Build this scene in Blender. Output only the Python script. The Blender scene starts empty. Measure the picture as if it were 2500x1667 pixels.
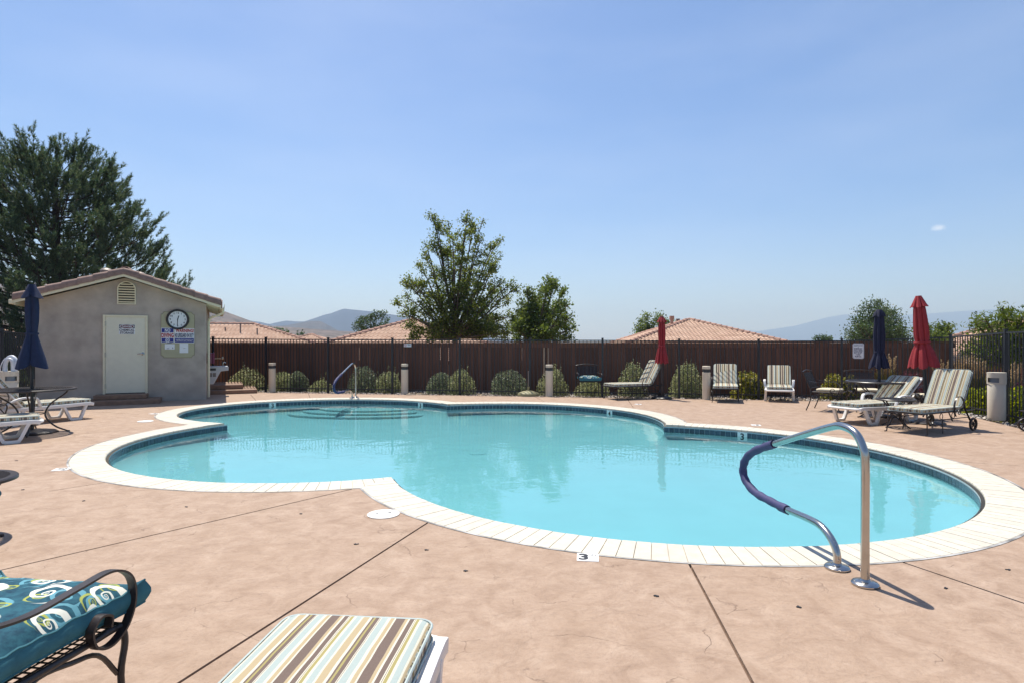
import bpy, bmesh, math, random
import numpy as np
from mathutils import Vector, Matrix
from mathutils.geometry import delaunay_2d_cdt
R = math.radians
PI = math.pi
rnd = random.Random(7)
npr = np.random.default_rng(11)
SC = bpy.context.scene
COL = SC.collection

# ------------------------------------------------------------- camera, sky, sun
FPX, HOR, CAMH = 1450.0, 840.0, 1.46          # focal length and horizon in photo pixels, eye height in metres
cam_d = bpy.data.cameras.new('camera')
cam = bpy.data.objects.new('camera', cam_d)
COL.objects.link(cam)
cam.location = (0, 0, CAMH)
cam.rotation_euler = (R(90), 0, 0)
cam_d.sensor_width = 36
cam_d.lens = 36 * FPX / 2500
cam_d.shift_y = 6.5 / 2500
cam_d.clip_start = 0.05
cam_d.clip_end = 20000
SC.camera = cam

SUN_EL, SUN_AZ = R(66), R(-27.7)              # azimuth measured clockwise from +Y
world = bpy.data.worlds.new('World')
SC.world = world
world.use_nodes = True
wn, wl = world.node_tree.nodes, world.node_tree.links
wn.clear()
sky_n = wn.new('ShaderNodeTexSky')
sky_n.sky_type = 'NISHITA'
sky_n.sun_disc = False
sky_n.sun_elevation = SUN_EL
sky_n.sun_rotation = SUN_AZ
sky_n.altitude = 1400
sky_n.air_density = 1.0
sky_n.dust_density = 2.0
sky_n.ozone_density = 2.6
bg = wn.new('ShaderNodeBackground')
bg.inputs['Strength'].default_value = 0.094
hsv = wn.new('ShaderNodeHueSaturation')
hsv.inputs['Saturation'].default_value = 1.15
wl.new(sky_n.outputs['Color'], hsv.inputs['Color'])
out_w = wn.new('ShaderNodeOutputWorld')
# faint wisps of high cloud, and one small cloud low on the right
tcw = wn.new('ShaderNodeTexCoord')
mpw = wn.new('ShaderNodeMapping')
mpw.inputs['Scale'].default_value = (1.2, 1.6, 5.0)
mpw.inputs['Rotation'].default_value = (R(12), R(-24), 0)
nzw = wn.new('ShaderNodeTexNoise')
nzw.inputs['Scale'].default_value = 1.6
nzw.inputs['Detail'].default_value = 7
nzw.inputs['Roughness'].default_value = 0.55
rpw = wn.new('ShaderNodeValToRGB')
rpw.color_ramp.elements[0].position, rpw.color_ramp.elements[0].color = 0.44, (0, 0, 0, 1)
rpw.color_ramp.elements[1].position, rpw.color_ramp.elements[1].color = 0.80, (0.13, 0.13, 0.13, 1)
mxw = wn.new('ShaderNodeMix'); mxw.data_type = 'RGBA'
mxw.inputs['B'].default_value = (6.6, 7.0, 7.9, 1)
wl.new(tcw.outputs['Generated'], mpw.inputs['Vector']); wl.new(mpw.outputs[0], nzw.inputs['Vector'])
wl.new(nzw.outputs['Fac'], rpw.inputs['Fac']); wl.new(rpw.outputs['Color'], mxw.inputs['Factor'])
tnt = wn.new('ShaderNodeMix'); tnt.data_type = 'RGBA'; tnt.blend_type = 'MULTIPLY'
tnt.inputs['Factor'].default_value = 1.0
tnt.inputs['B'].default_value = (1.0, 0.962, 1.0, 1)
wl.new(hsv.outputs['Color'], tnt.inputs['A'])
wl.new(tnt.outputs['Result'], mxw.inputs['A'])
cdir = Vector(((2291 - 1250) / FPX, 1, (HOR - 557) / FPX)).normalized()
sbw = wn.new('ShaderNodeVectorMath'); sbw.operation = 'SUBTRACT'; sbw.inputs[1].default_value = cdir
scw = wn.new('ShaderNodeVectorMath'); scw.operation = 'MULTIPLY'; scw.inputs[1].default_value = (1 / 0.0085, 1 / 0.0085, 1 / 0.0042)
lnw = wn.new('ShaderNodeVectorMath'); lnw.operation = 'LENGTH'
nz2 = wn.new('ShaderNodeTexNoise'); nz2.inputs['Scale'].default_value = 160; nz2.inputs['Detail'].default_value = 5
adw = wn.new('ShaderNodeMath'); adw.operation = 'ADD'
rp2 = wn.new('ShaderNodeValToRGB')
rp2.color_ramp.elements[0].position, rp2.color_ramp.elements[0].color = 0.55, (0.45, 0.45, 0.45, 1)
rp2.color_ramp.elements[1].position, rp2.color_ramp.elements[1].color = 1.0, (0, 0, 0, 1)
dvw = wn.new('ShaderNodeMath'); dvw.operation = 'MULTIPLY'; dvw.inputs[1].default_value = 0.62
mx2 = wn.new('ShaderNodeMix'); mx2.data_type = 'RGBA'
mx2.inputs['B'].default_value = (8.3, 8.3, 8.8, 1)
wl.new(tcw.outputs['Generated'], sbw.inputs[0]); wl.new(sbw.outputs[0], scw.inputs[0]); wl.new(scw.outputs[0], lnw.inputs[0])
wl.new(tcw.outputs['Generated'], nz2.inputs['Vector'])
wl.new(lnw.outputs['Value'], adw.inputs[0]); wl.new(nz2.outputs['Fac'], adw.inputs[1])
wl.new(adw.outputs[0], dvw.inputs[0]); wl.new(dvw.outputs[0], rp2.inputs['Fac'])
wl.new(rp2.outputs['Color'], mx2.inputs['Factor']); wl.new(mxw.outputs['Result'], mx2.inputs['A'])
wl.new(mx2.outputs['Result'], bg.inputs['Color'])
wl.new(bg.outputs[0], out_w.inputs['Surface'])

sun_d = bpy.data.lights.new('sun', 'SUN')
sun_d.energy = 3.9
sun_d.angle = R(0.53)
sun_d.color = (1.0, 0.95, 0.87)
sun = bpy.data.objects.new('sun', sun_d)
COL.objects.link(sun)
sdir = Vector((math.cos(SUN_EL) * math.sin(SUN_AZ), math.cos(SUN_EL) * math.cos(SUN_AZ), math.sin(SUN_EL)))
sun.rotation_euler = sdir.to_track_quat('Z', 'Y').to_euler()
sun.location = sdir * 60

SC.view_settings.view_transform = 'Standard'
SC.view_settings.look = 'None'
SC.view_settings.exposure = 0.80
SC.view_settings.gamma = 1.0
SC.view_settings.use_curve_mapping = False
SC.render.engine = 'CYCLES'
SC.cycles.use_denoising = True
SC.cycles.max_bounces = 8
SC.cycles.transparent_max_bounces = 24
SC.cycles.volume_bounces = 0
SC.cycles.caustics_reflective = False
SC.cycles.caustics_refractive = False

# ------------------------------------------------------------- helpers
def G(px, py, z=0.0):                          # a photo pixel as a point on the plane at height z
    y = FPX * (CAMH - z) / (py - HOR)
    return Vector(((px - 1250) / FPX * y, y, z))
def AT(px, py, y):                             # a photo pixel as a point at depth y
    return Vector(((px - 1250) / FPX * y, y, CAMH - (py - HOR) * y / FPX))

def link(o, parent=None):
    COL.objects.link(o)
    if parent is not None:
        o.parent = parent
    return o
def tag(o, label=None, cat=None, group=None, kind=None):
    if label: o['label'] = label
    if cat: o['category'] = cat
    if group: o['group'] = group
    if kind: o['kind'] = kind
    return o
def thing(name, label, cat, loc=(0, 0, 0), rz=0.0, group=None):
    o = bpy.data.objects.new(name, None)
    o.empty_display_size = 0.2
    o.location = loc
    o.rotation_euler = (0, 0, rz)
    link(o)
    return tag(o, label, cat, group)
def dup(root, loc, rz, label, group=None, name=None):
    def cp(o, par):
        c = o.copy()
        COL.objects.link(c)
        if par is not None:
            c.parent = par
        for k in kids.get(o.name, []):
            cp(k, c)
        return c
    kids = {}
    for o in COL.objects:
        if o.parent: kids.setdefault(o.parent.name, []).append(o)
    r = cp(root, None)
    r.location = loc
    r.rotation_euler = (0, 0, rz)
    r['label'] = label
    if group: r['group'] = group
    return r

class MB:
    def __init__(s):
        s.v, s.f = [], []
    def add(s, vs, fs):
        n = len(s.v)
        s.v += [tuple(p) for p in vs]
        s.f += [tuple(i + n for i in f) for f in fs]
        return s
    def box(s, c, d, rz=0.0, M=None):
        x, y, z = d[0] / 2, d[1] / 2, d[2] / 2
        vs = [Vector(p) for p in ((-x, -y, -z), (x, -y, -z), (x, y, -z), (-x, y, -z), (-x, -y, z), (x, -y, z), (x, y, z), (-x, y, z))]
        m = Matrix.Rotation(rz, 4, 'Z') if rz else None
        if M is not None: m = M
        if m is not None: vs = [m @ p for p in vs]
        c = Vector(c)
        return s.add([p + c for p in vs], [(0, 3, 2, 1), (4, 5, 6, 7), (0, 1, 5, 4), (1, 2, 6, 5), (2, 3, 7, 6), (3, 0, 4, 7)])
    def bar(s, a, b, w, t, up=(0, 0, 1)):      # a rectangular bar from a to b
        a, b = Vector(a), Vector(b)
        d = (b - a).normalized()
        u = Vector(up)
        x = d.cross(u)
        if x.length < 1e-4: x = d.cross(Vector((0, 1, 0)))
        x.normalize()
        y = x.cross(d).normalized()
        vs = []
        for p in (a, b):
            vs += [p - x * w / 2 - y * t / 2, p + x * w / 2 - y * t / 2, p + x * w / 2 + y * t / 2, p - x * w / 2 + y * t / 2]
        return s.add(vs, [(0, 1, 2, 3), (7, 6, 5, 4), (0, 4, 5, 1), (1, 5, 6, 2), (2, 6, 7, 3), (3, 7, 4, 0)])
    def tube(s, path, r, n=8, closed=False, rs=None, cap=True, flat=None):
        P = [Vector(p) for p in path]
        m = len(P)
        T = []
        for i in range(m):
            if closed: t = P[(i + 1) % m] - P[i - 1]
            else: t = P[min(i + 1, m - 1)] - P[max(i - 1, 0)]
            T.append(t.normalized())
        up = Vector((0, 0, 1)) if abs(T[0].z) < 0.9 else Vector((0, 1, 0))
        x = T[0].cross(up).normalized()
        vs, fs = [], []
        for i in range(m):
            x = (x - T[i] * x.dot(T[i]))
            if x.length < 1e-6: x = T[i].cross(Vector((0.3, 0.5, 0.8)))
            x.normalize()
            y = T[i].cross(x)
            rr = rs[i] if rs else r
            for k in range(n):
                a = 2 * PI * k / n
                vs.append(P[i] + x * math.cos(a) * rr + y * math.sin(a) * rr * (flat or 1))
        for i in range(m if closed else m - 1):
            for k in range(n):
                j = (i + 1) % m
                fs.append((i * n + k, i * n + (k + 1) % n, j * n + (k + 1) % n, j * n + k))
        if cap and not closed:
            fs.append(tuple(range(n))[::-1])
            fs.append(tuple((m - 1) * n + k for k in range(n)))
        return s.add(vs, fs)
    def ribbon(s, path, w, t, side):           # flat strip bent along a path; side = width direction
        P = [Vector(p) for p in path]
        sd = Vector(side).normalized()
        m = len(P)
        vs, fs = [], []
        for i in range(m):
            d = (P[min(i + 1, m - 1)] - P[max(i - 1, 0)]).normalized()
            nn = d.cross(sd).normalized()
            for a, b in ((-1, -1), (1, -1), (1, 1), (-1, 1)):
                vs.append(P[i] + sd * a * w / 2 + nn * b * t / 2)
        for i in range(m - 1):
            for k in range(4):
                fs.append((i * 4 + k, i * 4 + (k + 1) % 4, i * 4 + 4 + (k + 1) % 4, i * 4 + 4 + k))
        fs += [(3, 2, 1, 0), tuple((m - 1) * 4 + k for k in range(4))]
        return s.add(vs, fs)
    def lathe(s, prof, n=24, c=(0, 0, 0), sx=1.0, sy=1.0, cap=True):
        c = Vector(c)
        vs, fs = [], []
        for r, z in prof:
            for k in range(n):
                a = 2 * PI * k / n
                vs.append(c + Vector((r * math.cos(a) * sx, r * math.sin(a) * sy, z)))
        for i in range(len(prof) - 1):
            for k in range(n):
                fs.append((i * n + k, i * n + (k + 1) % n, (i + 1) * n + (k + 1) % n, (i + 1) * n + k))
        if cap and prof[0] != prof[-1] and prof[0][0] > 1e-6: fs.append(tuple(range(n))[::-1])
        if cap and prof[0] != prof[-1] and prof[-1][0] > 1e-6: fs.append(tuple((len(prof) - 1) * n + k for k in range(n)))
        return s.add(vs, fs)
    def prism(s, poly, z0, z1):                # poly = CCW list of (x, y)
        n = len(poly)
        vs = [(p[0], p[1], z0) for p in poly] + [(p[0], p[1], z1) for p in poly]
        fs = [tuple(range(n))[::-1], tuple(range(n, 2 * n))]
        fs += [(i, (i + 1) % n, n + (i + 1) % n, n + i) for i in range(n)]
        return s.add(vs, fs)
    def xf(s, M, start=0):
        s.v[start:] = [tuple(M @ Vector(p)) for p in s.v[start:]]
        return s
    def mesh(s, name, smooth=None, bevel=0.0, segs=2, weld=False):
        me = bpy.data.meshes.new(name)
        me.from_pydata(s.v, [], s.f)
        if bevel or weld:
            bm = bmesh.new()
            bm.from_mesh(me)
            if weld: bmesh.ops.remove_doubles(bm, verts=bm.verts, dist=1e-4)
            if bevel:
                bmesh.ops.recalc_face_normals(bm, faces=bm.faces)
                es = [e for e in bm.edges if len(e.link_faces) == 2 and e.calc_face_angle(0) > 0.6]
                bmesh.ops.bevel(bm, geom=es, offset=bevel, segments=segs, profile=0.5, affect='EDGES', clamp_overlap=True)
            bm.to_mesh(me)
            bm.free()
        if smooth is not None:
            me.polygons.foreach_set('use_smooth', [True] * len(me.polygons))
            me.set_sharp_from_angle(angle=R(smooth))
        me.update()
        return me
    def build(s, name, mat, parent=None, loc=None, rz=None, **kw):
        me = s.mesh(name, **kw)
        if mat is not None: me.materials.append(mat)
        o = bpy.data.objects.new(name, me)
        if loc is not None: o.location = loc
        if rz is not None: o.rotation_euler = (0, 0, rz)
        return link(o, parent)
def inst(name, me, parent, loc=(0, 0, 0), rz=0.0, rot=None):
    o = bpy.data.objects.new(name, me)
    o.location = loc
    o.rotation_euler = rot if rot is not None else (0, 0, rz)
    return link(o, parent)
def np_mesh(name, V, F, mat, parent=None, smooth=False):
    me = bpy.data.meshes.new(name)
    V = np.asarray(V, dtype=np.float32)
    F = np.asarray(F, dtype=np.int32)
    k = F.shape[1]
    me.vertices.add(len(V)); me.vertices.foreach_set('co', V.ravel())
    me.loops.add(F.size); me.loops.foreach_set('vertex_index', F.ravel())
    me.polygons.add(len(F))
    me.polygons.foreach_set('loop_start', np.arange(0, F.size, k, dtype=np.int32))
    if smooth: me.polygons.foreach_set('use_smooth', [True] * len(F))
    me.update(calc_edges=True)
    me.validate()
    if mat is not None: me.materials.append(mat)
    o = bpy.data.objects.new(name, me)
    return link(o, parent)
def text(name, body, size, mat, parent, loc, rot, align='CENTER', sx=1.0, bold=0.0, ext=0.0006, fit=None):
    cu = bpy.data.curves.new('lettering_curve', 'FONT')
    cu.body = body
    cu.size = size
    cu.align_x = align
    cu.align_y = 'CENTER'
    cu.extrude = ext
    cu.offset = bold
    cu.space_character = 1.0 + (0.06 if bold else 0)
    cu.resolution_u = 3
    t = bpy.data.objects.new('lettering_curve', cu)
    COL.objects.link(t)
    me = bpy.data.meshes.new_from_object(t)
    COL.objects.unlink(t)
    bpy.data.objects.remove(t)
    bpy.data.curves.remove(cu)
    me.name = name
    me.materials.clear()
    me.materials.append(mat)
    o = bpy.data.objects.new(name, me)
    o.location = loc
    o.rotation_euler = rot
    if fit:
        xs = [v.co.x for v in me.vertices]; ys = [v.co.y for v in me.vertices]
        fx, fy = fit[0] / (max(xs) - min(xs)), fit[1] / (max(ys) - min(ys))
        cx, cy = (max(xs) + min(xs)) / 2, (max(ys) + min(ys)) / 2
        for v in me.vertices: v.co.x, v.co.y = (v.co.x - cx) * fx, (v.co.y - cy) * fy
    else: o.scale = (sx, 1, 1)
    return link(o, parent)
def catmull(P, k=6, closed=False):
    P = [Vector(p) for p in P]
    n = len(P)
    out = []
    for i in range(n if closed else n - 1):
        p0 = P[i - 1] if (i > 0 or closed) else P[0] * 2 - P[1]
        p1, p2 = P[i], P[(i + 1) % n]
        p3 = P[(i + 2) % n] if (i + 2 < n or closed) else P[-1] * 2 - P[-2]
        for j in range(k):
            t = j / k
            out.append(0.5 * ((2 * p1) + (p2 - p0) * t + (2 * p0 - 5 * p1 + 4 * p2 - p3) * t * t + (3 * p1 - p0 - 3 * p2 + p3) * t ** 3))
    if not closed: out.append(P[-1].copy())
    return out

# ------------------------------------------------------------- materials
class NT:
    def __init__(s, name):
        s.m = bpy.data.materials.new(name)
        s.m.use_nodes = True
        s.n, s.l = s.m.node_tree.nodes, s.m.node_tree.links
        s.b = s.n['Principled BSDF']
        s.o = s.n['Material Output']
        s._tc = None
    def new(s, t, **kw):
        nd = s.n.new(t)
        for k, v in kw.items(): setattr(nd, k, v)
        return nd
    def tc(s, kind='Object'):
        if s._tc is None: s._tc = s.new('ShaderNodeTexCoord')
        return s._tc.outputs[kind]
    def mapped(s, sc=(1, 1, 1), rot=(0, 0, 0), src=None, loc=(0, 0, 0)):
        mp = s.new('ShaderNodeMapping')
        mp.inputs['Scale'].default_value = sc
        mp.inputs['Rotation'].default_value = rot
        mp.inputs['Location'].default_value = loc
        s.l.new(src or s.tc(), mp.inputs['Vector'])
        return mp.outputs[0]
    def noise(s, scale, detail=4, rough=0.55, src=None, dist=0.0):
        nd = s.new('ShaderNodeTexNoise')
        nd.inputs['Scale'].default_value = scale
        nd.inputs['Detail'].default_value = detail
        nd.inputs['Roughness'].default_value = rough
        nd.inputs['Distortion'].default_value = dist
        s.l.new(src or s.tc(), nd.inputs['Vector'])
        return nd.outputs['Fac']
    def ramp(s, fac, stops, interp='LINEAR'):
        nd = s.new('ShaderNodeValToRGB')
        cr = nd.color_ramp
        cr.interpolation = interp
        while len(cr.elements) < len(stops): cr.elements.new(0.5)
        for e, (p, c) in zip(cr.elements, stops):
            e.position = p
            e.color = (c if len(c) == 4 else (*c, 1)) if not isinstance(c, (int, float)) else (c, c, c, 1)
        s.l.new(fac, nd.inputs['Fac'])
        return nd.outputs['Color']
    def mix(s, fac, a, b, mode='MIX'):
        nd = s.new('ShaderNodeMix', data_type='RGBA', blend_type=mode)
        for inp, v in ((nd.inputs['Factor'], fac), (nd.inputs['A'], a), (nd.inputs['B'], b)):
            if hasattr(v, 'is_linked') or isinstance(v, bpy.types.NodeSocket): s.l.new(v, inp)
            elif isinstance(v, (int, float)): inp.default_value = v
            else: inp.default_value = (*v, 1) if len(v) == 3 else v
        return nd.outputs['Result']
    def math(s, op, a, b=0.0):
        nd = s.new('ShaderNodeMath', operation=op)
        for inp, v in zip(nd.inputs, (a, b)):
            if isinstance(v, bpy.types.NodeSocket): s.l.new(v, inp)
            else: inp.default_value = v
        return nd.outputs[0]
    def bump(s, h, strength=0.3, dist=0.01, normal=None):
        nd = s.new('ShaderNodeBump')
        nd.inputs['Strength'].default_value = strength
        nd.inputs['Distance'].default_value = dist
        s.l.new(h, nd.inputs['Height'])
        if normal is not None: s.l.new(normal, nd.inputs['Normal'])
        return nd.outputs[0]
    def base(s, c):
        if isinstance(c, bpy.types.NodeSocket): s.l.new(c, s.b.inputs['Base Color'])
        else: s.b.inputs['Base Color'].default_value = (*c, 1)
    def set(s, **kw):
        for k, v in kw.items():
            s.b.inputs[k.replace('_', ' ')].default_value = v
        return s
    def norm(s, n):
        s.l.new(n, s.b.inputs['Normal'])
    def objrand(s):
        return s.new('ShaderNodeObjectInfo').outputs['Random']
def mul(c, k): return tuple(min(1, x * k) for x in c)
def mat(name, c, rough=0.6, metal=0.0, var=0.12, scale=8.0, bump=0.0, bscale=40.0, rand=0.0, c2=None, spec=0.5, bd=0.004):
    t = NT(name)
    n = t.noise(scale, 5)
    a, b = mul(c, 1 - var), c2 or mul(c, 1 + var)
    col = t.ramp(n, [(0.3, a), (0.7, b)])
    if rand:
        h = t.new('ShaderNodeHueSaturation')
        t.l.new(col, h.inputs['Color'])
        mr = t.new('ShaderNodeMapRange')
        t.l.new(t.objrand(), mr.inputs['Value'])
        mr.inputs['To Min'].default_value = 1 - rand
        mr.inputs['To Max'].default_value = 1 + rand
        t.l.new(mr.outputs[0], h.inputs['Value'])
        col = h.outputs[0]
    t.base(col)
    t.set(Roughness=rough, Metallic=metal, Specular_IOR_Level=spec)
    if bump: t.norm(t.bump(t.noise(bscale, 4), bump, bd))
    return t.m
# ------------------------------------------------------------- setting materials
def deck_material():
    t = NT('stamped_concrete')
    big = t.noise(0.9, 6, 0.6)
    mid = t.noise(5.0, 7, 0.68, dist=0.6)
    fine = t.noise(38.0, 6, 0.75)
    c = t.ramp(mid, [(0.28, (0.275, 0.183, 0.125)), (0.5, (0.37, 0.262, 0.19)), (0.74, (0.465, 0.347, 0.262))])
    c = t.mix(t.ramp(big, [(0.38, 0.0), (0.68, 0.45)]), c, (0.36, 0.25, 0.172))
    c = t.mix(t.ramp(fine, [(0.28, 0.42), (0.5, 0.0)]), c, (0.20, 0.135, 0.095))
    grain = t.noise(11.0, 10, 0.78, src=t.mapped((1, 2.2, 1), rot=(0, 0, 0.6)), dist=0.5)
    c = t.mix(t.ramp(grain, [(0.34, 0.34), (0.48, 0.0)]), c, (0.22, 0.148, 0.105))
    c = t.mix(t.ramp(grain, [(0.56, 0.0), (0.76, 0.22)]), c, (0.56, 0.44, 0.34))
    # small dark scuffs and pits
    pit = t.noise(120.0, 3, 0.7)
    c = t.mix(t.ramp(pit, [(0.26, 0.55), (0.34, 0.0)]), c, (0.2, 0.14, 0.1))
    # stamped slate relief: wandering ledge lines, broken up
    wob = t.mapped((1, 1, 1))
    nz = t.new('ShaderNodeTexNoise')
    nz.inputs['Scale'].default_value = 2.6
    nz.inputs['Detail'].default_value = 5
    t.l.new(wob, nz.inputs['Vector'])
    mixv = t.new('ShaderNodeMix', data_type='VECTOR')
    mixv.inputs['Factor'].default_value = 0.35
    t.l.new(wob, mixv.inputs['A'])
    t.l.new(nz.outputs['Color'], mixv.inputs['B'])
    vo = t.new('ShaderNodeTexVoronoi', feature='DISTANCE_TO_EDGE')
    vo.inputs['Scale'].default_value = 2.3
    t.l.new(mixv.outputs['Result'], vo.inputs['Vector'])
    lines = t.ramp(vo.outputs['Distance'], [(0.0, 1.0), (0.009, 0.0)])
    keep = t.ramp(t.noise(3.1, 3, 0.5, src=t.mapped((1, 1, 1), loc=(4, 2, 0))), [(0.51, 0.0), (0.62, 1.0)])
    crack = t.math('MULTIPLY', lines, keep)
    c = t.mix(t.math('MULTIPLY', crack, 0.42), c, (0.13, 0.08, 0.055))
    t.base(c)
    t.set(Roughness=0.72, Specular_IOR_Level=0.3)
    ledge = t.noise(4.2, 8, 0.62, dist=1.2)
    n1 = t.bump(ledge, 0.55, 0.035)
    n2 = t.bump(fine, 0.5, 0.005, n1)
    n3 = t.bump(crack, 0.6, -0.006, n2)
    t.norm(n3)
    return t.m
M = {}
M['deck'] = deck_material()
M['deck_base'] = mat('mortar_bed', (0.17, 0.11, 0.08), 0.9)
M['coping'] = mat('white_coping', (0.575, 0.53, 0.435), 0.6, var=0.09, scale=14, bump=0.25, bscale=90, rand=0.05)
M['mortar'] = mat('mortar', (0.46, 0.40, 0.33), 0.9, bump=0.3)
M['joint_seal'] = mat('joint_seal', (0.09, 0.085, 0.08), 0.8, var=0.3, scale=4, c2=(0.55, 0.54, 0.53))
M['tile'] = mat('blue_pool_tile', (0.036, 0.062, 0.092), 0.25, var=0.35, scale=30, rand=0.28)
M['grout'] = mat('pale_grout', (0.40, 0.48, 0.50), 0.8)
M['plaster'] = mat('pool_plaster', (0.78, 0.87, 0.86), 0.7, var=0.03, scale=2)
M['marker'] = mat('white_marker_tile', (0.78, 0.78, 0.75), 0.4, var=0.03)
M['ink'] = mat('black_ink', (0.02, 0.02, 0.022), 0.5)
M['lid'] = mat('white_lid_plastic', (0.78, 0.77, 0.73), 0.5, var=0.05, scale=20)
M['stucco'] = mat('grey_tan_stucco', (0.42, 0.36, 0.30), 0.9, var=0.2, scale=2.2, bump=0.5, bscale=70)
M['trim'] = mat('cream_trim', (0.72, 0.66, 0.47), 0.55, var=0.04)
M['door'] = mat('pale_green_grey_door', (0.70, 0.665, 0.52), 0.5, var=0.03)
M['steel'] = mat('brushed_steel', (0.47, 0.455, 0.43), 0.2, 1.0, var=0.1)
M['barge_tile'] = mat('brown_roof_tile', (0.25, 0.165, 0.135), 0.85, var=0.22, scale=10, rand=0.16, bump=0.3)
M['roof_tile'] = mat('terracotta_roof_tile', (0.50, 0.31, 0.215), 0.85, var=0.14, scale=1.4, c2=(0.58, 0.40, 0.29))
M['ridge'] = mat('ridge_tile', (0.40, 0.235, 0.175), 0.85, var=0.15, rand=0.14)
M['roof_under'] = mat('roof_underlay', (0.05, 0.03, 0.025), 0.95)
M['iron'] = mat('black_fence_paint', (0.014, 0.016, 0.022), 0.38, var=0.2)
def wood_mat(name, c, rand):
    t = NT(name)
    n = t.noise(1.0, 6, 0.65, src=t.mapped((26, 26, 1.3)))
    col = t.ramp(n, [(0.25, mul(c, 0.62)), (0.55, c), (0.8, mul(c, 1.35))])
    h = t.new('ShaderNodeHueSaturation')
    t.l.new(col, h.inputs['Color'])
    mr = t.new('ShaderNodeMapRange')
    t.l.new(t.objrand(), mr.inputs['Value'])
    mr.inputs['To Min'].default_value = 1 - rand
    mr.inputs['To Max'].default_value = 1 + rand
    t.l.new(mr.outputs[0], h.inputs['Value'])
    t.base(h.outputs[0])
    t.set(Roughness=0.8)
    t.norm(t.bump(n, 0.4, 0.004))
    return t.m
M['board'] = wood_mat('stained_fence_board', (0.17, 0.073, 0.043), 0.22)
M['step'] = mat('stained_concrete_step', (0.24, 0.145, 0.095), 0.75, var=0.2, scale=9, bump=0.3)
def ground_material():
    t = NT('dry_soil')
    n = t.noise(0.02, 8, 0.65)
    n2 = t.noise(0.4, 6, 0.6)
    c = t.ramp(n, [(0.3, (0.23, 0.18, 0.125)), (0.5, (0.31, 0.245, 0.165)), (0.65, (0.17, 0.15, 0.09))])
    c = t.mix(t.ramp(n2, [(0.4, 0.0), (0.7, 0.5)]), c, (0.12, 0.095, 0.07))
    t.base(c)
    t.set(Roughness=0.95)
    return t.m
M['ground'] = ground_material()
M['mulch'] = mat('planter_soil', (0.10, 0.075, 0.06), 0.95, var=0.4, scale=30, bump=0.6)

# fence line frame: u runs along the far fence to the right, v runs away from the pool
FU = Vector((0.985, -0.1734, 0)).normalized()
FV = Vector((-FU.y, FU.x, 0))
F0 = Vector((0, 17.22, 0))
def FP(u, v, z=0.0): return F0 + FU * u + FV * v + Vector((0, 0, z))
CORNER = Vector((10.2, 13.81, 0))             # the last far panel bends towards the camera
UC = 11.6
RD = Vector((9.56 - 10.2, 11.5 - 13.81, 0)).normalized()     # right-hand fence runs this way

# ------------------------------------------------------------- ground, hills
us = [-6000, -2500, -900, -300, -120, -60, -30, -12, 0, 10, 20, 30, 45, 70, 120, 300, 900, 2500, 6000]
vs_ = [-900, -120, -40, -20, -10, -4, 0, 2.2, 5.5, 12, 30, 60, 120, 250, 420, 700, 1200, 2500, 5200]
V, F = [], []
def ground_z(u, v):
    if v <= 2.2: return -0.07
    if v <= 5.5: return -0.07 - 1.3 * (v - 2.2) / 3.3
    if v <= 60: return -1.37
    return -1.37 + min(1, (v - 60) / 800) * 6.0
for v in vs_:
    for u in us:
        p = FP(u, v)
        V.append((p.x, p.y, ground_z(u, v)))
n = len(us)
for i in range(len(vs_) - 1):
    for j in range(n - 1):
        # the pool is dug out of the deck area: leave the near cells open, they are filled below
        if -25 < vs_[i] < 0 - 1e-6 and -31 < us[j] < 29: continue
        F.append((i * n + j, i * n + j + 1, (i + 1) * n + j + 1, (i + 1) * n + j))
g = MB(); g.v = V; g.f = F
tag(g.build('ground', M['ground']), kind='structure')

def hill_mat(name, c1, c2, sc, spots=0.0):
    t = NT(name)
    n = t.noise(sc, 8, 0.68)
    c = t.ramp(n, [(0.32, c1), (0.66, c2)])
    if spots:
        s = t.noise(sc * 9, 3, 0.6)
        c = t.mix(t.ramp(s, [(0.5, 0.0), (0.62, spots)]), c, (0.035, 0.04, 0.03))
    t.base(c)
    t.set(Roughness=1.0, Specular_IOR_Level=0.1)
    return t.m
def hill(name, ridge, Y, front, back, mtl, seed, base=-2.0, rough=0.05):
    P = [AT(px, py, Y) for px, py in ridge]
    xs = np.array([p.x for p in P]); zs = np.array([p.z for p in P])
    nu, nv = 280, 14
    X = np.linspace(xs[0], xs[-1], nu)
    Z = np.interp(X, xs, zs)
    rg = np.random.default_rng(seed)
    V, F = [], []
    tt = np.r_[np.linspace(0, 1, 9), 1 + np.linspace(0.25, 1, nv - 9)]
    sp = rg.normal(size=(5, nu))
    ker = np.ones(15) / 15
    for i, t in enumerate(tt):
        if t <= 1:
            y = Y - front * (1 - t); k = t ** 1.25
        else:
            y = Y + back * (t - 1); k = 2 - t
        wob = np.convolve(rg.normal(size=nu), ker, 'same') * rough
        z = base + (Z - base) * np.clip(k + (wob if 0 < t < 1 else 0) * (1 - abs(2 * k - 1) * 0.5), 0, 1)
        for j in range(nu):
            sx = X[j] * (y / Y) if t <= 1 else X[j]
            V.append((sx, y, z[j]))
    for i in range(len(tt) - 1):
        for j in range(nu - 1):
            F.append((i * nu + j, i * nu + j + 1, (i + 1) * nu + j + 1, (i + 1) * nu + j))
    o = np_mesh(name, V, F, mtl, smooth=True)
    tag(o, kind='structure')
    return o
M['hill_brown'] = hill_mat('sagebrush_slope', (0.115, 0.095, 0.085), (0.20, 0.16, 0.13), 0.012, 0.8)
M['hill_dark'] = hill_mat('dark_hill', (0.085, 0.08, 0.075), (0.13, 0.115, 0.095), 0.006, 0.4)
M['hill_far'] = hill_mat('far_mountain', (0.045, 0.055, 0.07), (0.06, 0.07, 0.085), 0.003, 0.0)
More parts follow.
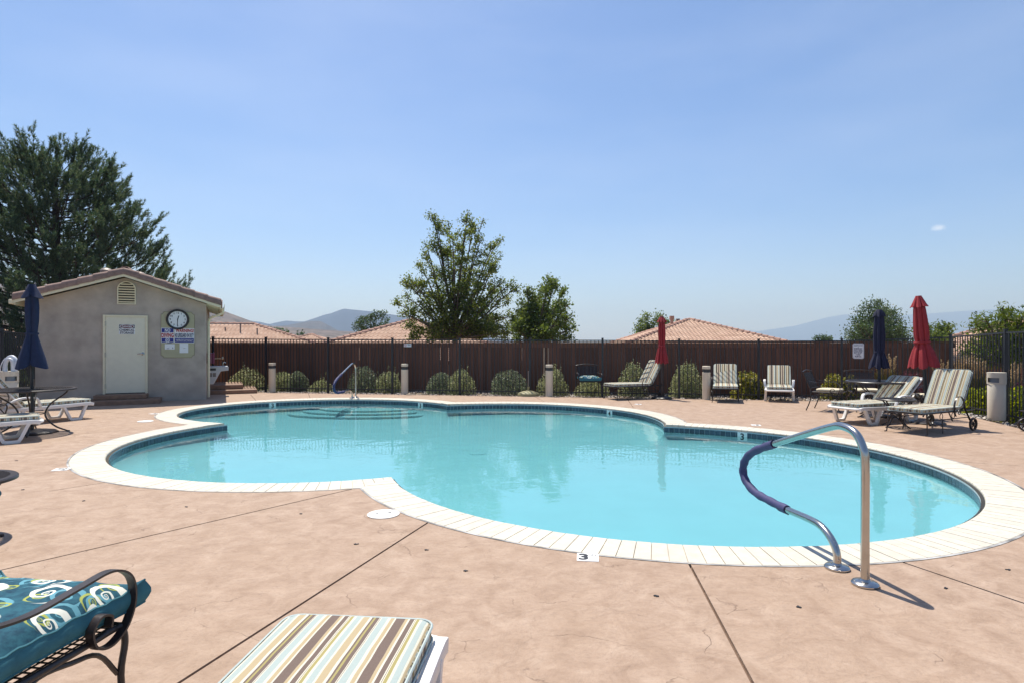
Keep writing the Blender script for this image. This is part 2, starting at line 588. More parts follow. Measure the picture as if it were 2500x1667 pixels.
hill('brown_hill', [(-60, 690), (150, 690), (300, 700), (400, 718), (480, 737), (550, 761), (564, 766.6), (581, 774), (600, 782.5), (619, 788), (638, 793), (664, 796), (691, 798), (760, 803), (830, 808), (900, 812), (1000, 818), (1120, 826), (1250, 836)], 700, 370, 330, M['hill_brown'], 3)
hill('dark_hill', [(560, 830), (640, 806), (664, 798), (704, 794), (734, 788), (762, 784), (783, 784.6), (796, 791), (808, 801.7), (835, 812), (870, 830)], 1500, 250, 400, M['hill_dark'], 4, rough=0.03)
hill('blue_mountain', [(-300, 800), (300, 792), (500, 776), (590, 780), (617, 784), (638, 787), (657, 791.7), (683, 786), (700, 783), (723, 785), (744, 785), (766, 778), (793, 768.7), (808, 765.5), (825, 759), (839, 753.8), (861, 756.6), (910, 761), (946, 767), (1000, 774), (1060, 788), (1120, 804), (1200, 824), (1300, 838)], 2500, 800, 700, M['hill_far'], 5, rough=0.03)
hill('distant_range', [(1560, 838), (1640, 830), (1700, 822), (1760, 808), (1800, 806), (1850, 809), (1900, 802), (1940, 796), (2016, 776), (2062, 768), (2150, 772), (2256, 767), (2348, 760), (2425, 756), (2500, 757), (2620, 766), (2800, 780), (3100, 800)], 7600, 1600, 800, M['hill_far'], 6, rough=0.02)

# ------------------------------------------------------------- pool outline
CW = 0.38
LOBES = [  # centre, outer semi-axes; walked counter-clockwise: near right, far right, far left, near left
    ((1.82, 7.62), (3.71, 3.71)), ((-0.26, 11.62), (3.55, 3.55)), ((-4.24, 13.37), (3.36, 2.93)), ((-2.62, 9.40), (3.53, 3.53))]
def lobe_pt(i, a, off=0.0):
    c, r = LOBES[i]
    p = Vector((c[0] + r[0] * math.cos(a), c[1] + r[1] * math.sin(a)))
    if off:
        nrm = Vector((math.cos(a) / r[0], math.sin(a) / r[1])).normalized()
        p -= nrm * off
    return p
def inside(i, p, off):
    c, r = LOBES[i]
    return ((p.x - c[0]) / (r[0] - off)) ** 2 + ((p.y - c[1]) / (r[1] - off)) ** 2 < 1
def arc_range(i, off):
    N = 7200
    ok = [not any(inside(k, lobe_pt(i, 2 * PI * j / N, off), off) for k in range(4) if k != i) for j in range(N)]
    best = None                                 # longest open run
    runs, st = [], None
    for j in range(2 * N):
        if ok[j % N]:
            if st is None: st = j
        elif st is not None:
            runs.append((st, j)); st = None
    s, e = max(runs, key=lambda q: q[1] - q[0])
    return 2 * PI * s / N, 2 * PI * e / N
def outline(off, step):
    segs = []
    for i in range(4):
        a0, a1 = arc_range(i, off)
        L = (a1 - a0) * (LOBES[i][1][0] - off)
        n = max(8, int(L / step))
        segs.append([lobe_pt(i, a0 + (a1 - a0) * k / n, off) for k in range(n + 1)])
    return segs
def flat(segs): return [p for s in segs for p in s[:-1]]
OUT = flat(outline(-0.006, 0.12))
INN = outline(CW, 0.05)
TIP_I = [s[0] for s in INN]                     # start tip of each lobe (inner)
TIP_O = [s[0] for s in outline(0.0, 0.12)]

def pip(pts, poly):
    x, y = pts[:, 0], pts[:, 1]
    r = np.zeros(len(pts), bool)
    P = np.array([(p[0], p[1]) for p in poly])
    Q = np.roll(P, -1, 0)
    for (x0, y0), (x1, y1) in zip(P, Q):
        c = (y0 > y) != (y1 > y)
        with np.errstate(divide='ignore', invalid='ignore'):
            r ^= c & (x < (x1 - x0) * (y - y0) / (y1 - y0 + 1e-30) + x0)
    return r

# deck outline: stops short of the gravel strip in front of the iron fence
dk = [FP(-14.6, -0.42), FP(8.75, -0.42), CORNER + Vector((-0.42, 0.05, 0)), CORNER + RD * 12.0 - FU * 0.36, Vector((6.6, -6, 0)), Vector((-13.5, -6, 0)), Vector((-13.5, 15.0, 0))]
DECK = [Vector((p.x, p.y)) for p in dk][::-1]
JOINTS = [  # control joints as photo pixels
    ((872, 1190), (40, 1382)), ((1052, 1270), (380, 1702)), ((1678, 1366), (1850, 1690)), ((2206, 1372), (2560, 1492)),
    ((452, 1037), (160, 1061)), ((205, 1100), (-40, 1112)), ((262, 1176), (120, 1198)),
    ((612, 963), (627, 979)), ((752, 958), (758, 973)), ((1336, 983), (1300, 965)), ((1528, 968), (1546, 994)),
    ((1990, 1060), (2560, 1052)), ((2330, 1126), (2560, 1140)), ((330, 1010), (150, 1000))]
JQ = []
for k, (a, b) in enumerate(JOINTS):
    a, b = G(*a).to_2d(), G(*b).to_2d()
    d = (b - a).normalized()
    w = Vector((-d.y, d.x)) * (0.0085 if k < 4 else 0.006)
    a = a - d * 0.12
    if k < 4 or k in (11, 12): b = b + d * 3.0
    JQ.append([a + w, a - w, b - w, b + w])
def tess(loops):
    vs, es = [], []
    for L in loops:
        n0 = len(vs)
        vs += [Vector((p[0], p[1])) for p in L]
        es += [(n0 + i, n0 + (i + 1) % len(L)) for i in range(len(L))]
    r = delaunay_2d_cdt(vs, es, [], 0, 1e-6)
    return r[0], r[2]
vs2, fs2 = tess([DECK, OUT] + JQ)
cen = np.array([((vs2[f[0]] + vs2[f[1]] + vs2[f[2]]) / 3)[:] for f in fs2])
keep = pip(cen, DECK) & ~pip(cen, OUT)
solid = keep.copy()
for q in JQ: keep &= ~pip(cen, q)
base = MB()
base.v = [(v.x, v.y, -0.022) for v in vs2]
base.f = [tuple(f) for f, k in zip(fs2, solid) if k]
deck = base.build('pool_deck', M['deck_base'])
tag(deck, kind='structure')
# separate slabs between the joints
kf = [tuple(f) for f, k in zip(fs2, keep) if k]
edge_map = {}
for i, f in enumerate(kf):
    for a, b in zip(f, f[1:] + f[:1]): edge_map.setdefault(frozenset((a, b)), []).append(i)
comp = [-1] * len(kf)
nc = 0
for i in range(len(kf)):
    if comp[i] >= 0: continue
    st = [i]; comp[i] = nc
    while st:
        q = st.pop()
        f = kf[q]
        for a, b in zip(f, f[1:] + f[:1]):
            for w in edge_map[frozenset((a, b))]:
                if comp[w] < 0: comp[w] = nc; st.append(w)
    nc += 1
for c in range(nc):
    fl = [kf[i] for i in range(len(kf)) if comp[i] == c]
    ar = sum(abs((vs2[f[1]] - vs2[f[0]]).cross(vs2[f[2]] - vs2[f[0]])) / 2 for f in fl)
    if ar < 0.02: continue
    m = MB()
    idx = sorted({i for f in fl for i in f})
    mp = {v: k for k, v in enumerate(idx)}
    m.v = [(vs2[i].x, vs2[i].y, 0.0) for i in idx] + [(vs2[i].x, vs2[i].y, -0.03) for i in idx]
    m.f = [tuple(mp[i] for i in f) for f in fl]
    ns = len(idx)
    for f in fl:
        for a, b in zip(f, f[1:] + f[:1]):
            if len(edge_map[frozenset((a, b))]) == 1:
                m.f.append((mp[b], mp[a], ns + mp[a], ns + mp[b]))
    m.build('concrete_slab', M['deck'], deck)
# soil under the deck's rim, outside the pool
e = MB()
GO = [FP(-30, 0), FP(30, 0), FP(30, -20), FP(-30, -20)]
GO = [Vector((p.x, p.y)) for p in GO][::-1]
vs3, fs3 = tess([GO, OUT])
cen = np.array([((vs3[f[0]] + vs3[f[1]] + vs3[f[2]]) / 3)[:] for f in fs3])
k3 = pip(cen, GO) & ~pip(cen, OUT)
e.v = [(v.x, v.y, -0.07) for v in vs3]
e.f = [tuple(f) for f, k in zip(fs3, k3) if k]
tag(e.build('garden_soil', M['mulch']), kind='structure')

# ------------------------------------------------------------- pool shell, coping, tiles, water
WZ, FZ = -0.112, -0.37
wall = outline(CW + 0.035, 0.10)
W = flat(wall)
pool = MB()
nW = len(W)
c0 = Vector((-0.9, 10.2))
rings = [(0.0, -0.03), (0.0, -0.15), (0.015, -0.19), (0.07, -0.255), (0.17, -0.315), (0.30, -0.355), (0.45, FZ)]
WR = []
for off, z in rings:
    R_ = flat(outline(CW + 0.035 + off, 0.10)) if off else W
    WR.append((R_, z))
for Rg, z in WR[:2]:
    pool.v += [(p.x, p.y, z) for p in Rg]
for k in range(1):
    for i in range(nW):
        pool.f.append((k * nW + i, k * nW + (i + 1) % nW, (k + 1) * nW + (i + 1) % nW, (k + 1) * nW + i))
# cove: fill each ring pair with a constrained triangulation
def between(A, za, B, zb):
    vs, fs = tess([A, B])
    cen = np.array([((vs[f[0]] + vs[f[1]] + vs[f[2]]) / 3)[:] for f in fs])
    kk = pip(cen, A) & ~pip(cen, B)
    inA = len(A)
    n0 = len(pool.v)
    ptsB = np.array([(p.x, p.y) for p in B])
    for v in vs:
        d = np.hypot(ptsB[:, 0] - v.x, ptsB[:, 1] - v.y).min()
        pool.v.append((v.x, v.y, zb if d < 1e-4 else za))
    for f, k in zip(fs, kk):
        if k: pool.f.append(tuple(n0 + i for i in f))
for (A, za), (B, zb) in zip(WR[1:-1], WR[2:]): between(A, za, B, zb)
Bf, zf = WR[-1]
vs4, fs4 = tess([Bf])
cen = np.array([((vs4[f[0]] + vs4[f[1]] + vs4[f[2]]) / 3)[:] for f in fs4])
k4 = pip(cen, Bf)
n0 = len(pool.v)
pool.v += [(v.x, v.y, zf) for v in vs4]
pool.f += [tuple(n0 + i for i in f) for f, k in zip(fs4, k4) if k]
po = pool.build('swimming_pool', M['plaster'], weld=True, smooth=50)
tag(po, kind='structure')

def clip_half(poly, a, b, keep_pt):
    nx, ny = -(b.y - a.y), b.x - a.x
    sgn = 1 if nx * (keep_pt.x - a.x) + ny * (keep_pt.y - a.y) > 0 else -1
    def dd(p): return sgn * (nx * (p.x - a.x) + ny * (p.y - a.y))
    out = []
    for p, q in zip(poly, poly[1:] + poly[:1]):
        dp, dq = dd(p), dd(q)
        if dp >= 0: out.append(p)
        if dp * dq < 0: out.append(p + (q - p) * (dp / (dp - dq)))
    return out
bricks = []
PITCH = 0.108
for i in range(4):
    ai0, ai1 = arc_range(i, CW)
    ri = LOBES[i][1][0] - CW
    ext = 0.35 / ri                             # run on past the tips, the mitre trims it
    a = ai0 - ext
    # equal arc length even on the oval lobe
    samp = np.linspace(ai0 - ext, ai1 + ext, 1600)
    pts = np.array([lobe_pt(i, s, CW)[:] for s in samp])
    cl = np.r_[0, np.cumsum(np.hypot(*np.diff(pts, axis=0).T))]
    nb = int(cl[-1] / PITCH)
    ang = np.interp(np.arange(nb + 1) * PITCH, cl, samp)
    gp = 0.0027 / ri
    t0, t1 = i, (i + 1) % 4
    mid = lobe_pt(i, (ai0 + ai1) / 2, CW / 2)
    for k in range(nb):
        a0, a1 = ang[k] + gp, ang[k + 1] - gp
        poly = [lobe_pt(i, a0, CW), lobe_pt(i, a0, 0.0), lobe_pt(i, a1, 0.0), lobe_pt(i, a1, CW)]
        poly2 = clip_half(poly, TIP_I[t0], TIP_O[t0], mid) if k < nb / 2 else clip_half(poly, TIP_I[t1], TIP_O[t1], mid)
        if len(poly2) < 3: continue
        ar = abs(sum(p.cross(q) for p, q in zip(poly2, poly2[1:] + poly2[:1]))) / 2
        if ar < 0.002: continue
        bricks.append((i, a0, a1, poly2 if len(poly2) != 4 or poly2 != poly else None))
def bullnose(m, i, a0, a1, lift):
    prof = [(CW - 0.018, -0.042), (CW, -0.034), (CW + 0.004, -0.018), (CW, -0.005), (CW - 0.014, 0.004), (CW * 0.5, 0.005), (0.012, 0.004), (0.0, -0.005), (0.0, -0.042)]
    vs = []
    for a in (a0, a1):
        for s, z in prof:
            p = lobe_pt(i, a, s)
            vs.append((p.x, p.y, z + lift))
    n = len(prof)
    fs = [(k, k + 1, n + k + 1, n + k) for k in range(n - 1)] + [tuple(range(n))[::-1], tuple(range(n, 2 * n))]
    m.add(vs, fs)
def brick_depth(b): return lobe_pt(b[0], b[1], CW / 2).length
bricks.sort(key=brick_depth)
rest = MB()
for k, b in enumerate(bricks):
    m = MB() if k < 296 else rest
    lift = rnd.uniform(-0.0012, 0.0012)
    if b[3] is None: bullnose(m, b[0], b[1], b[2], lift)
    else:
        pl = b[3]
        if sum(p.cross(q) for p, q in zip(pl, pl[1:] + pl[:1])) < 0: pl = pl[::-1]
        m.prism(pl, -0.042, 0.004 + lift)
    if k < 296: m.build('coping_brick', M['coping'], po)
if rest.v: tag(rest.build('coping_brick', M['coping'], po), kind='stuff')
def ring_mesh(name, offA, offB, z, mtl, parent):
    A, B = flat(outline(offA, 0.12)), flat(outline(offB, 0.12))
    vs, fs = tess([A, B])
    cen = np.array([((vs[f[0]] + vs[f[1]] + vs[f[2]]) / 3)[:] for f in fs])
    kk = pip(cen, A) & ~pip(cen, B)
    m = MB()
    m.v = [(v.x, v.y, z) for v in vs]
    m.f = [tuple(f) for f, k in zip(fs, kk) if k]
    return m.build(name, mtl, parent)
ring_mesh('mortar_joint', 0.004, CW - 0.012, -0.005, M['mortar'], po)
ring_mesh('expansion_joint', -0.016, 0.004, 0.0035, M['joint_seal'], po)

# waterline tiles: individual pieces where they face the camera
seg_t = []
for i in range(4):
    off = CW + 0.035
    a0, a1 = arc_range(i, off)
    samp = np.linspace(a0, a1, 1200)
    pts = np.array([lobe_pt(i, s, off)[:] for s in samp])
    cl = np.r_[0, np.cumsum(np.hypot(*np.diff(pts, axis=0).T))]
    nt = int(cl[-1] / 0.088)
    ang = np.interp(np.linspace(0, cl[-1], nt + 1), cl, samp)
    for k in range(nt): seg_t.append((i, ang[k], ang[k + 1]))
def tile_geo(m, i, a0, a1, z0, z1):
    off = CW + 0.035
    g_ = (a1 - a0) * 0.035
    p = [lobe_pt(i, a0 + g_, off), lobe_pt(i, a1 - g_, off)]
    q = [lobe_pt(i, a0 + g_, off + 0.006), lobe_pt(i, a1 - g_, off + 0.006)]
    vs = [(p[0].x, p[0].y, z0), (p[1].x, p[1].y, z0), (p[1].x, p[1].y, z1), (p[0].x, p[0].y, z1),
          (q[0].x, q[0].y, z0 + 0.002), (q[1].x, q[1].y, z0 + 0.002), (q[1].x, q[1].y, z1 - 0.002), (q[0].x, q[0].y, z1 - 0.002)]
    m.add(vs, [(4, 5, 6, 7), (0, 1, 5, 4), (1, 2, 6, 5), (2, 3, 7, 6), (3, 0, 4, 7)])
def facing(t):
    c, r = LOBES[t[0]]
    a = (t[1] + t[2]) / 2
    p = lobe_pt(t[0], a, CW)
    nrm = Vector((-math.cos(a) / r[0], -math.sin(a) / r[1]))
    return -(p.normalized().dot(nrm.normalized())) / p.length
seg_t.sort(key=facing, reverse=True)
rest = MB(); lower = MB()
for k, t in enumerate(seg_t):
    pass
    if k < 296:
        m = MB(); tile_geo(m, *t, -0.1335, -0.047)
        m.build('waterline_tile', M['tile'], po)
    else: tile_geo(rest, *t, -0.1335, -0.047)
tag(rest.build('waterline_tile', M['tile'], po), kind='stuff')
gb = MB()
off = CW + 0.037
Wg = flat(outline(off, 0.08))
gb.v = [(p.x, p.y, -0.03) for p in Wg] + [(p.x, p.y, -0.138) for p in Wg]
nG = len(Wg)
gb.f = [(i, (i + 1) % nG, nG + (i + 1) % nG, nG + i) for i in range(nG)]
gb.build('tile_grout', M['grout'], po)

# depth numbers on the waterline and on the deck
def nearest_wall(px, py):
    tgt = G(px, py, -0.09).to_2d()
    best = min(((lobe_pt(i, arc_range_c[i][0] + (arc_range_c[i][1] - arc_range_c[i][0]) * k / 600, CW + 0.041), i,
                 arc_range_c[i][0] + (arc_range_c[i][1] - arc_range_c[i][0]) * k / 600) for i in range(4) for k in range(601)),
               key=lambda q: abs(q[0].x / q[0].y - tgt.x / tgt.y) * 30 + (q[0] - tgt).length)
    return best
arc_range_c = [arc_range(i, CW + 0.041) for i in range(4)]
for px, py, ch in ((665, 990, '3'), (1026, 990, '3'), (1488, 1004, '4'), (1813, 1062, '3')):
    p, i, a = nearest_wall(px, py)
    c, r = LOBES[i]
    nrm = -Vector((math.cos(a) / r[0], math.sin(a) / r[1])).normalized()
    rz = math.atan2(nrm.x, -nrm.y)
    m = MB().box((0, 0.004, 0), (0.165, 0.014, 0.15))
    o = m.build('depth_marker', M['marker'], po, loc=(p.x, p.y, -0.118), rz=rz)
    text('lettering', ch, 0.15, M['ink'], o, (0, -0.0045, 0.0), (R(90), 0, 0), bold=0.004)
def deck_tile(cpx, cpy, w, d, rz, writing):
    g0 = G(cpx, cpy)
    m = MB().box((0, 0, 0.0012), (w, d, 0.0056))
    o = m.build('depth_marker', M['marker'], deck, loc=(g0.x, g0.y, 0), rz=rz, bevel=0.001)
    for s, size, x, y, bo in writing:
        text('lettering', s, size, M['ink'], o, (x, y, 0.0046), (0, 0, 0), bold=bo)
deck_tile(1435, 1360, 0.148, 0.148, R(-7), [('3', 0.15, -0.028, -0.005, 0.006), ('FT', 0.042, 0.045, 0.035, 0.0)])
deck_tile(150, 1145, 0.16, 0.16, R(-72), [('3', 0.12, -0.02, 0, 0.005), ('FT', 0.045, 0.045, 0.03, 0.0)])
deck_tile(377, 1009, 0.16, 0.16, R(-115), [('3', 0.12, -0.02, 0, 0.005), ('FT', 0.045, 0.045, 0.03, 0.0)])
deck_tile(1558, 986, 0.16, 0.16, R(160), [('4', 0.12, -0.02, 0, 0.005), ('FT', 0.045, 0.045, 0.03, 0.0)])
deck_tile(1846, 1037, 0.16, 0.16, R(165), [('3', 0.12, -0.02, 0, 0.005), ('FT', 0.045, 0.045, 0.03, 0.0)])
# round skimmer lids set in the deck
def lid(px, py, label):
    g0 = G(px, py)
    o = thing('skimmer_lid', label, 'lid', (g0.x, g0.y, 0.002), R(20), 'round skimmer lids')
    MB().lathe([(0.137, 0), (0.137, 0.005), (0.132, 0.007)], 40).build('rim', M['lid'], o, smooth=40)
    m = MB().lathe([(0.126, 0), (0.126, 0.008), (0.122, 0.0095), (0, 0.0105)], 40)
    m.build('cover', M['lid'], o, smooth=40)
    for sx in (-1, 1):
        MB().box((sx * 0.055, 0, 0.0112), (0.028, 0.016, 0.002)).build('finger_hole', M['ink'], o)
lid(936, 1255, 'round white skimmer lid in the deck beside the near cusp of the coping')
lid(355, 1028, 'round white skimmer lid in the deck by the far left cusp of the pool')
# weedy drill holes in the deck
for px, py in ((733, 1254), (870, 1328), (1041, 1342), (1138, 1393), (1602, 1454), (1951, 1481), (205, 1222), (55, 1195), (40, 1124), (455, 1237), (2460, 1390), (2310, 1436)):
    g0 = G(px, py)
    m = MB()
    for k in range(7):
        a = rnd.uniform(0, 2 * PI); r = rnd.uniform(0.004, 0.014)
        m.box((math.cos(a) * r, math.sin(a) * r * 0.6, 0.002), (0.012, 0.008, 0.004 + rnd.random() * 0.004), a)
    m.build('deck_anchor_hole', M['ink'], deck, loc=(g0.x, g0.y, 0))
# underwater steps below the far rail, a bench on the right, a drain
def arc_step(cx, cy, r, z, h, name):
    m = MB()
    n = 40
    poly = []
    for k in range(n + 1):
        a = PI + PI * k / n
        q = Vector((cx + r * math.cos(a), cy + r * 0.62 * math.sin(a)))
        poly.append(q)
    m.prism(poly, FZ - 0.01, z)
    m.build(name, M['plaster'], po, bevel=0.02)
sc = lobe_pt(2, R(82), CW + 0.03)
arc_step(sc.x, sc.y, 1.3, -0.22, 0.3, 'entry_step')
arc_step(sc.x, sc.y, 1.75, -0.265, 0.3, 'entry_step')
arc_step(sc.x, sc.y, 2.2, -0.315, 0.3, 'entry_step')
d0 = G(1165, 1068, WZ)
MB().lathe([(0.15, 0), (0.15, 0.006), (0, 0.007)], 24).build('drain_cover', M['plaster'], po, loc=(d0.x, d0.y, FZ))

def water_material():
    t = NT('pool_water')
    t.n.remove(t.b)
    n1 = t.noise(1.7, 3, 0.5, src=t.mapped((1, 1.15, 1)))
    n2 = t.noise(7.0, 2, 0.5)
    h = t.math('ADD', n1, t.math('MULTIPLY', n2, 0.30))
    bp = t.bump(h, 1.0, 0.0055)
    fr = t.new('ShaderNodeFresnel')
    fr.inputs['IOR'].default_value = 1.33
    t.l.new(bp, fr.inputs['Normal'])
    gl = t.new('ShaderNodeBsdfGlossy')
    gl.inputs['Roughness'].default_value = 0.01
    gl.inputs['Color'].default_value = (1, 1, 1, 1)
    t.l.new(bp, gl.inputs['Normal'])
    tr = t.new('ShaderNodeBsdfTransparent')
    tr.inputs['Color'].default_value = (0.425, 0.70, 0.755, 1)
    mx = t.new('ShaderNodeMixShader')
    t.l.new(fr.outputs[0], mx.inputs[0])
    t.l.new(tr.outputs[0], mx.inputs[1])
    t.l.new(gl.outputs[0], mx.inputs[2])
    t.l.new(mx.outputs[0], t.o.inputs['Surface'])
    return t.m
M['water'] = water_material()
wv, wf = tess([flat(outline(CW + 0.036, 0.10))])
poly = flat(outline(CW + 0.036, 0.10))
cen = np.array([((wv[f[0]] + wv[f[1]] + wv[f[2]]) / 3)[:] for f in wf])
kk = pip(cen, poly)
m = MB()
m.v = [(v.x, v.y, WZ) for v in wv]
m.f = [tuple(f) for f, k in zip(wf, kk) if k]
tag(m.build('water', M['water']), kind='structure')
# ------------------------------------------------------------- iron fences
def fence_thing(name, label, pts, tops, foot=-0.06, spacing=0.107, post_w=0.055, pick=0.017, skip_ends=(False, False)):
    root = thing(name, label, 'fence', (pts[0].x, pts[0].y, foot))
    rb = root.location
    pm = MB().box((0, 0, 0.5), (pick, pick, 1.0)).mesh('picket')
    pm.materials.append(M['iron'])
    for i, p in enumerate(pts):
        if skip_ends[0] and i == 0 or skip_ends[1] and i == len(pts) - 1: continue
        d = (pts[min(i + 1, len(pts) - 1)] - pts[max(i - 1, 0)])
        rz = math.atan2(d.y, d.x)
        h = tops[i] + 0.035 - foot
        m = MB().box((0, 0, h / 2), (post_w, post_w, h)).box((0, 0, h + 0.008), (post_w + 0.014, post_w + 0.014, 0.016))
        m.build('post', M['iron'], root, loc=p - rb + Vector((0, 0, foot - p.z)), rz=rz)
    for i in range(len(pts) - 1):
        a, b = pts[i], pts[i + 1]
        za, zb = tops[i], tops[i + 1]
        d = b - a
        for dz, nm in ((0.0, 'top_rail'), (None, 'bottom_rail')):
            A = Vector((a.x, a.y, za - 0.02 if dz is not None else foot + 0.16)) - rb
            B = Vector((b.x, b.y, zb - 0.02 if dz is not None else foot + 0.16)) - rb
            MB().bar(A, B, 0.034, 0.03).build(nm, M['iron'], root)
        n = max(2, round(d.length / spacing))
        for k in range(1, n):
            t = k / n
            q = a.lerp(b, t)
            z1 = za + (zb - za) * t - 0.035
            z0 = foot + 0.07
            o = inst('picket', pm, root, Vector((q.x, q.y, z0)) - rb, math.atan2(d.y, d.x))
            o.scale = (1, 1, z1 - z0)
    return root
def on_line(px):                                # where the sight line of photo column px meets the far fence line
    k = (px - 1250) / FPX
    # F0 + FU*u with x = k*y
    u = (k * F0.y - F0.x) / (FU.x - k * FU.y)
    return F0 + FU * u
cols = [520, 649, 801, 958, 1122.6, 1294, 1471, 1658, 1852, 2055]
fp_ = [on_line(c) for c in cols] + [CORNER]
ft_ = [1.65, 1.63, 1.615, 1.60, 1.595, 1.59, 1.58, 1.565, 1.555, 1.565, 1.64]
fp_ = [fp_[0] - FU * 2.0] + fp_
ft_ = [1.65] + ft_
fence_thing('iron_fence', 'long black iron picket fence along the far side of the pool deck', fp_, ft_)
rp = [CORNER + RD * k for k in (0.0, 2.397, 4.8, 7.2, 9.6)]
fence_thing('iron_fence', 'black iron picket fence running towards the camera behind the right trash bin', rp, [1.64, 1.70, 1.71, 1.72, 1.73], spacing=0.118, skip_ends=(True, False))
lp = [Vector((-13.3, 11.9, 0)), Vector((-10.78, 12.55, 0)), Vector((-11.5, 14.15, 0))]
lp = [Vector((-10.1, 10.4, 0)) + Vector((-0.95, 0, 0)), Vector((-10.83, 12.6, 0)), Vector((-11.75, 14.9, 0)), Vector((-12.6, 17.0, 0))]
fence_thing('iron_fence', 'black iron fence and gate between the pool house and the left edge', lp, [1.74, 1.745, 1.70, 1.68], spacing=0.10, skip_ends=(True, False))

# ------------------------------------------------------------- wooden fences
def wood_fence(label, a, b, top, foot, bw=0.14, gaps=()):
    d = (b - a)
    L = d.length
    rz = math.atan2(d.y, d.x)
    root = thing('wood_fence', label, 'fence', (a.x, a.y, foot), rz)
    n = int(L / bw)
    meshes = []
    for k in range(6):
        w = bw + 0.004
        m = MB().box((0, 0, 0.5), (w, 0.018, 1.0))
        me = m.mesh('board'); me.materials.append(M['board']); meshes.append(me)
    for k in range(n):
        if k in gaps: w = 0.83
        else: w = 1.0
        o = inst('board', meshes[k % 6], root, ((k + 0.5) * bw, (0.0065 if k % 2 else -0.0065) + rnd.uniform(-0.003, 0.003), 0), rnd.uniform(-0.012, 0.012))
        o.scale = (w, 1, top - foot - 0.05 + rnd.uniform(-0.006, 0.006))
    for nm, z, h, y in (('top_board', top - foot - 0.075, 0.14, -0.022), ('lower_rail', 0.3, 0.09, 0.03)):
        k = 0.0
        while k < L - 0.1:
            e = min(L, k + 2.44)
            MB().box(((k + e) / 2, y, z), (e - k - 0.004, 0.022, h)).build(nm, M['board'], root)
            k = e
    k = 0.0
    while k < L - 0.1:
        e = min(L, k + 3.6)
        MB().box(((k + e) / 2, -0.005, top - foot + 0.017), (e - k - 0.004, 0.12, 0.034)).build('cap_board', M['board'], root)
        k = e
    k = 0.0
    while k <= L + 0.01:
        MB().box((k, 0.075, (top - foot - 0.06) / 2), (0.09, 0.09, top - foot - 0.06)).build('post', M['board'], root)
        k += 2.44
    return root
wf_a, wf_b = FP(-12.0, 1.55), FP(UC + 0.72, 1.55)
wood_fence('long dark brown stained board fence with a flat cap behind the iron fence', wf_a, wf_b, 1.50, -0.09, gaps=(34, 47, 60, 66, 68, 86, 87, 91))
wood_fence('dark brown board fence farther back behind the yellow green hedge on the right', Vector((15.04, 19.0, 0)), Vector((16.2, 17.0, 0)), 0.93, -0.5)

# ------------------------------------------------------------- pool house
HO = Vector((-11.407, 14.203, 0))
HA = R(26)
HW, HD = 3.645, 4.4
house = thing('pool_house', 'small grey stucco pool house with a cream door and brown tiled gable roof', 'pool house', HO, HA)
EZ = 2.52                                        # wall height under the eave
def slope_z(x): return EZ + (HW / 2 - abs(x - HW / 2)) * 0.333
w = MB()
prof = [(0, -0.08), (HW, -0.08), (HW, EZ), (HW / 2, EZ + HW / 2 * 0.333), (0, EZ)]
w.v = [(x, 0, z) for x, z in prof] + [(x, HD, z) for x, z in prof]
w.f = [(0, 1, 2, 3, 4), (9, 8, 7, 6, 5), (0, 5, 6, 1), (1, 6, 7, 2), (4, 9, 5, 0)]
w.build('wall', M['stucco'], house, bevel=0.012)
OVF, OVS = 0.26, 0.34
RL = math.hypot(HW / 2 + OVS, (HW / 2 + OVS) * 0.333)
rf = MB()
zr = EZ + HW / 2 * 0.333 + 0.115
for sgn in (-1, 1):
    xe = HW / 2 + sgn * (HW / 2 + OVS)
    ze = zr - (HW / 2 + OVS) * 0.333
    a = Vector((HW / 2, -OVF + 0.02, zr)); b = Vector((xe, -OVF + 0.02, ze))
    rf.add([a, b, b + Vector((0, HD + 2 * OVF - 0.04, 0)), a + Vector((0, HD + 2 * OVF - 0.04, 0)),
            a - Vector((0, 0, 0.03)), b - Vector((0, 0, 0.03)), b + Vector((0, HD + 2 * OVF - 0.04, -0.03)), a + Vector((0, HD + 2 * OVF - 0.04, -0.03))],
           [(0, 1, 2, 3), (7, 6, 5, 4), (0, 4, 5, 1), (1, 5, 6, 2), (2, 6, 7, 3)])
roof = rf.build('roof', M['trim'], house)
# barge boards, split at the ridge
for sgn in (-1, 1):
    xe = HW / 2 + sgn * (HW / 2 + OVS)
    for y, t_, hh, dz, nm in ((-OVF, 0.04, 0.13, 0.0, 'barge_board'), (-OVF - 0.022, 0.02, 0.05, 0.045, 'barge_trim')):
        m = MB()
        a = Vector((HW / 2, y, zr - 0.045 + dz)); b = Vector((xe, y, zr - 0.045 + dz - (HW / 2 + OVS) * 0.333))
        up = Vector((0, 0, hh / 2))
        ty = Vector((0, t_ / 2, 0))
        m.add([a - up - ty, b - up - ty, b + up - ty, a + up - ty, a - up + ty, b - up + ty, b + up + ty, a + up + ty],
              [(0, 1, 2, 3), (7, 6, 5, 4), (0, 4, 5, 1), (3, 2, 6, 7), (1, 5, 6, 2), (0, 3, 7, 4)])
        m.build(nm, M['trim'], roof)
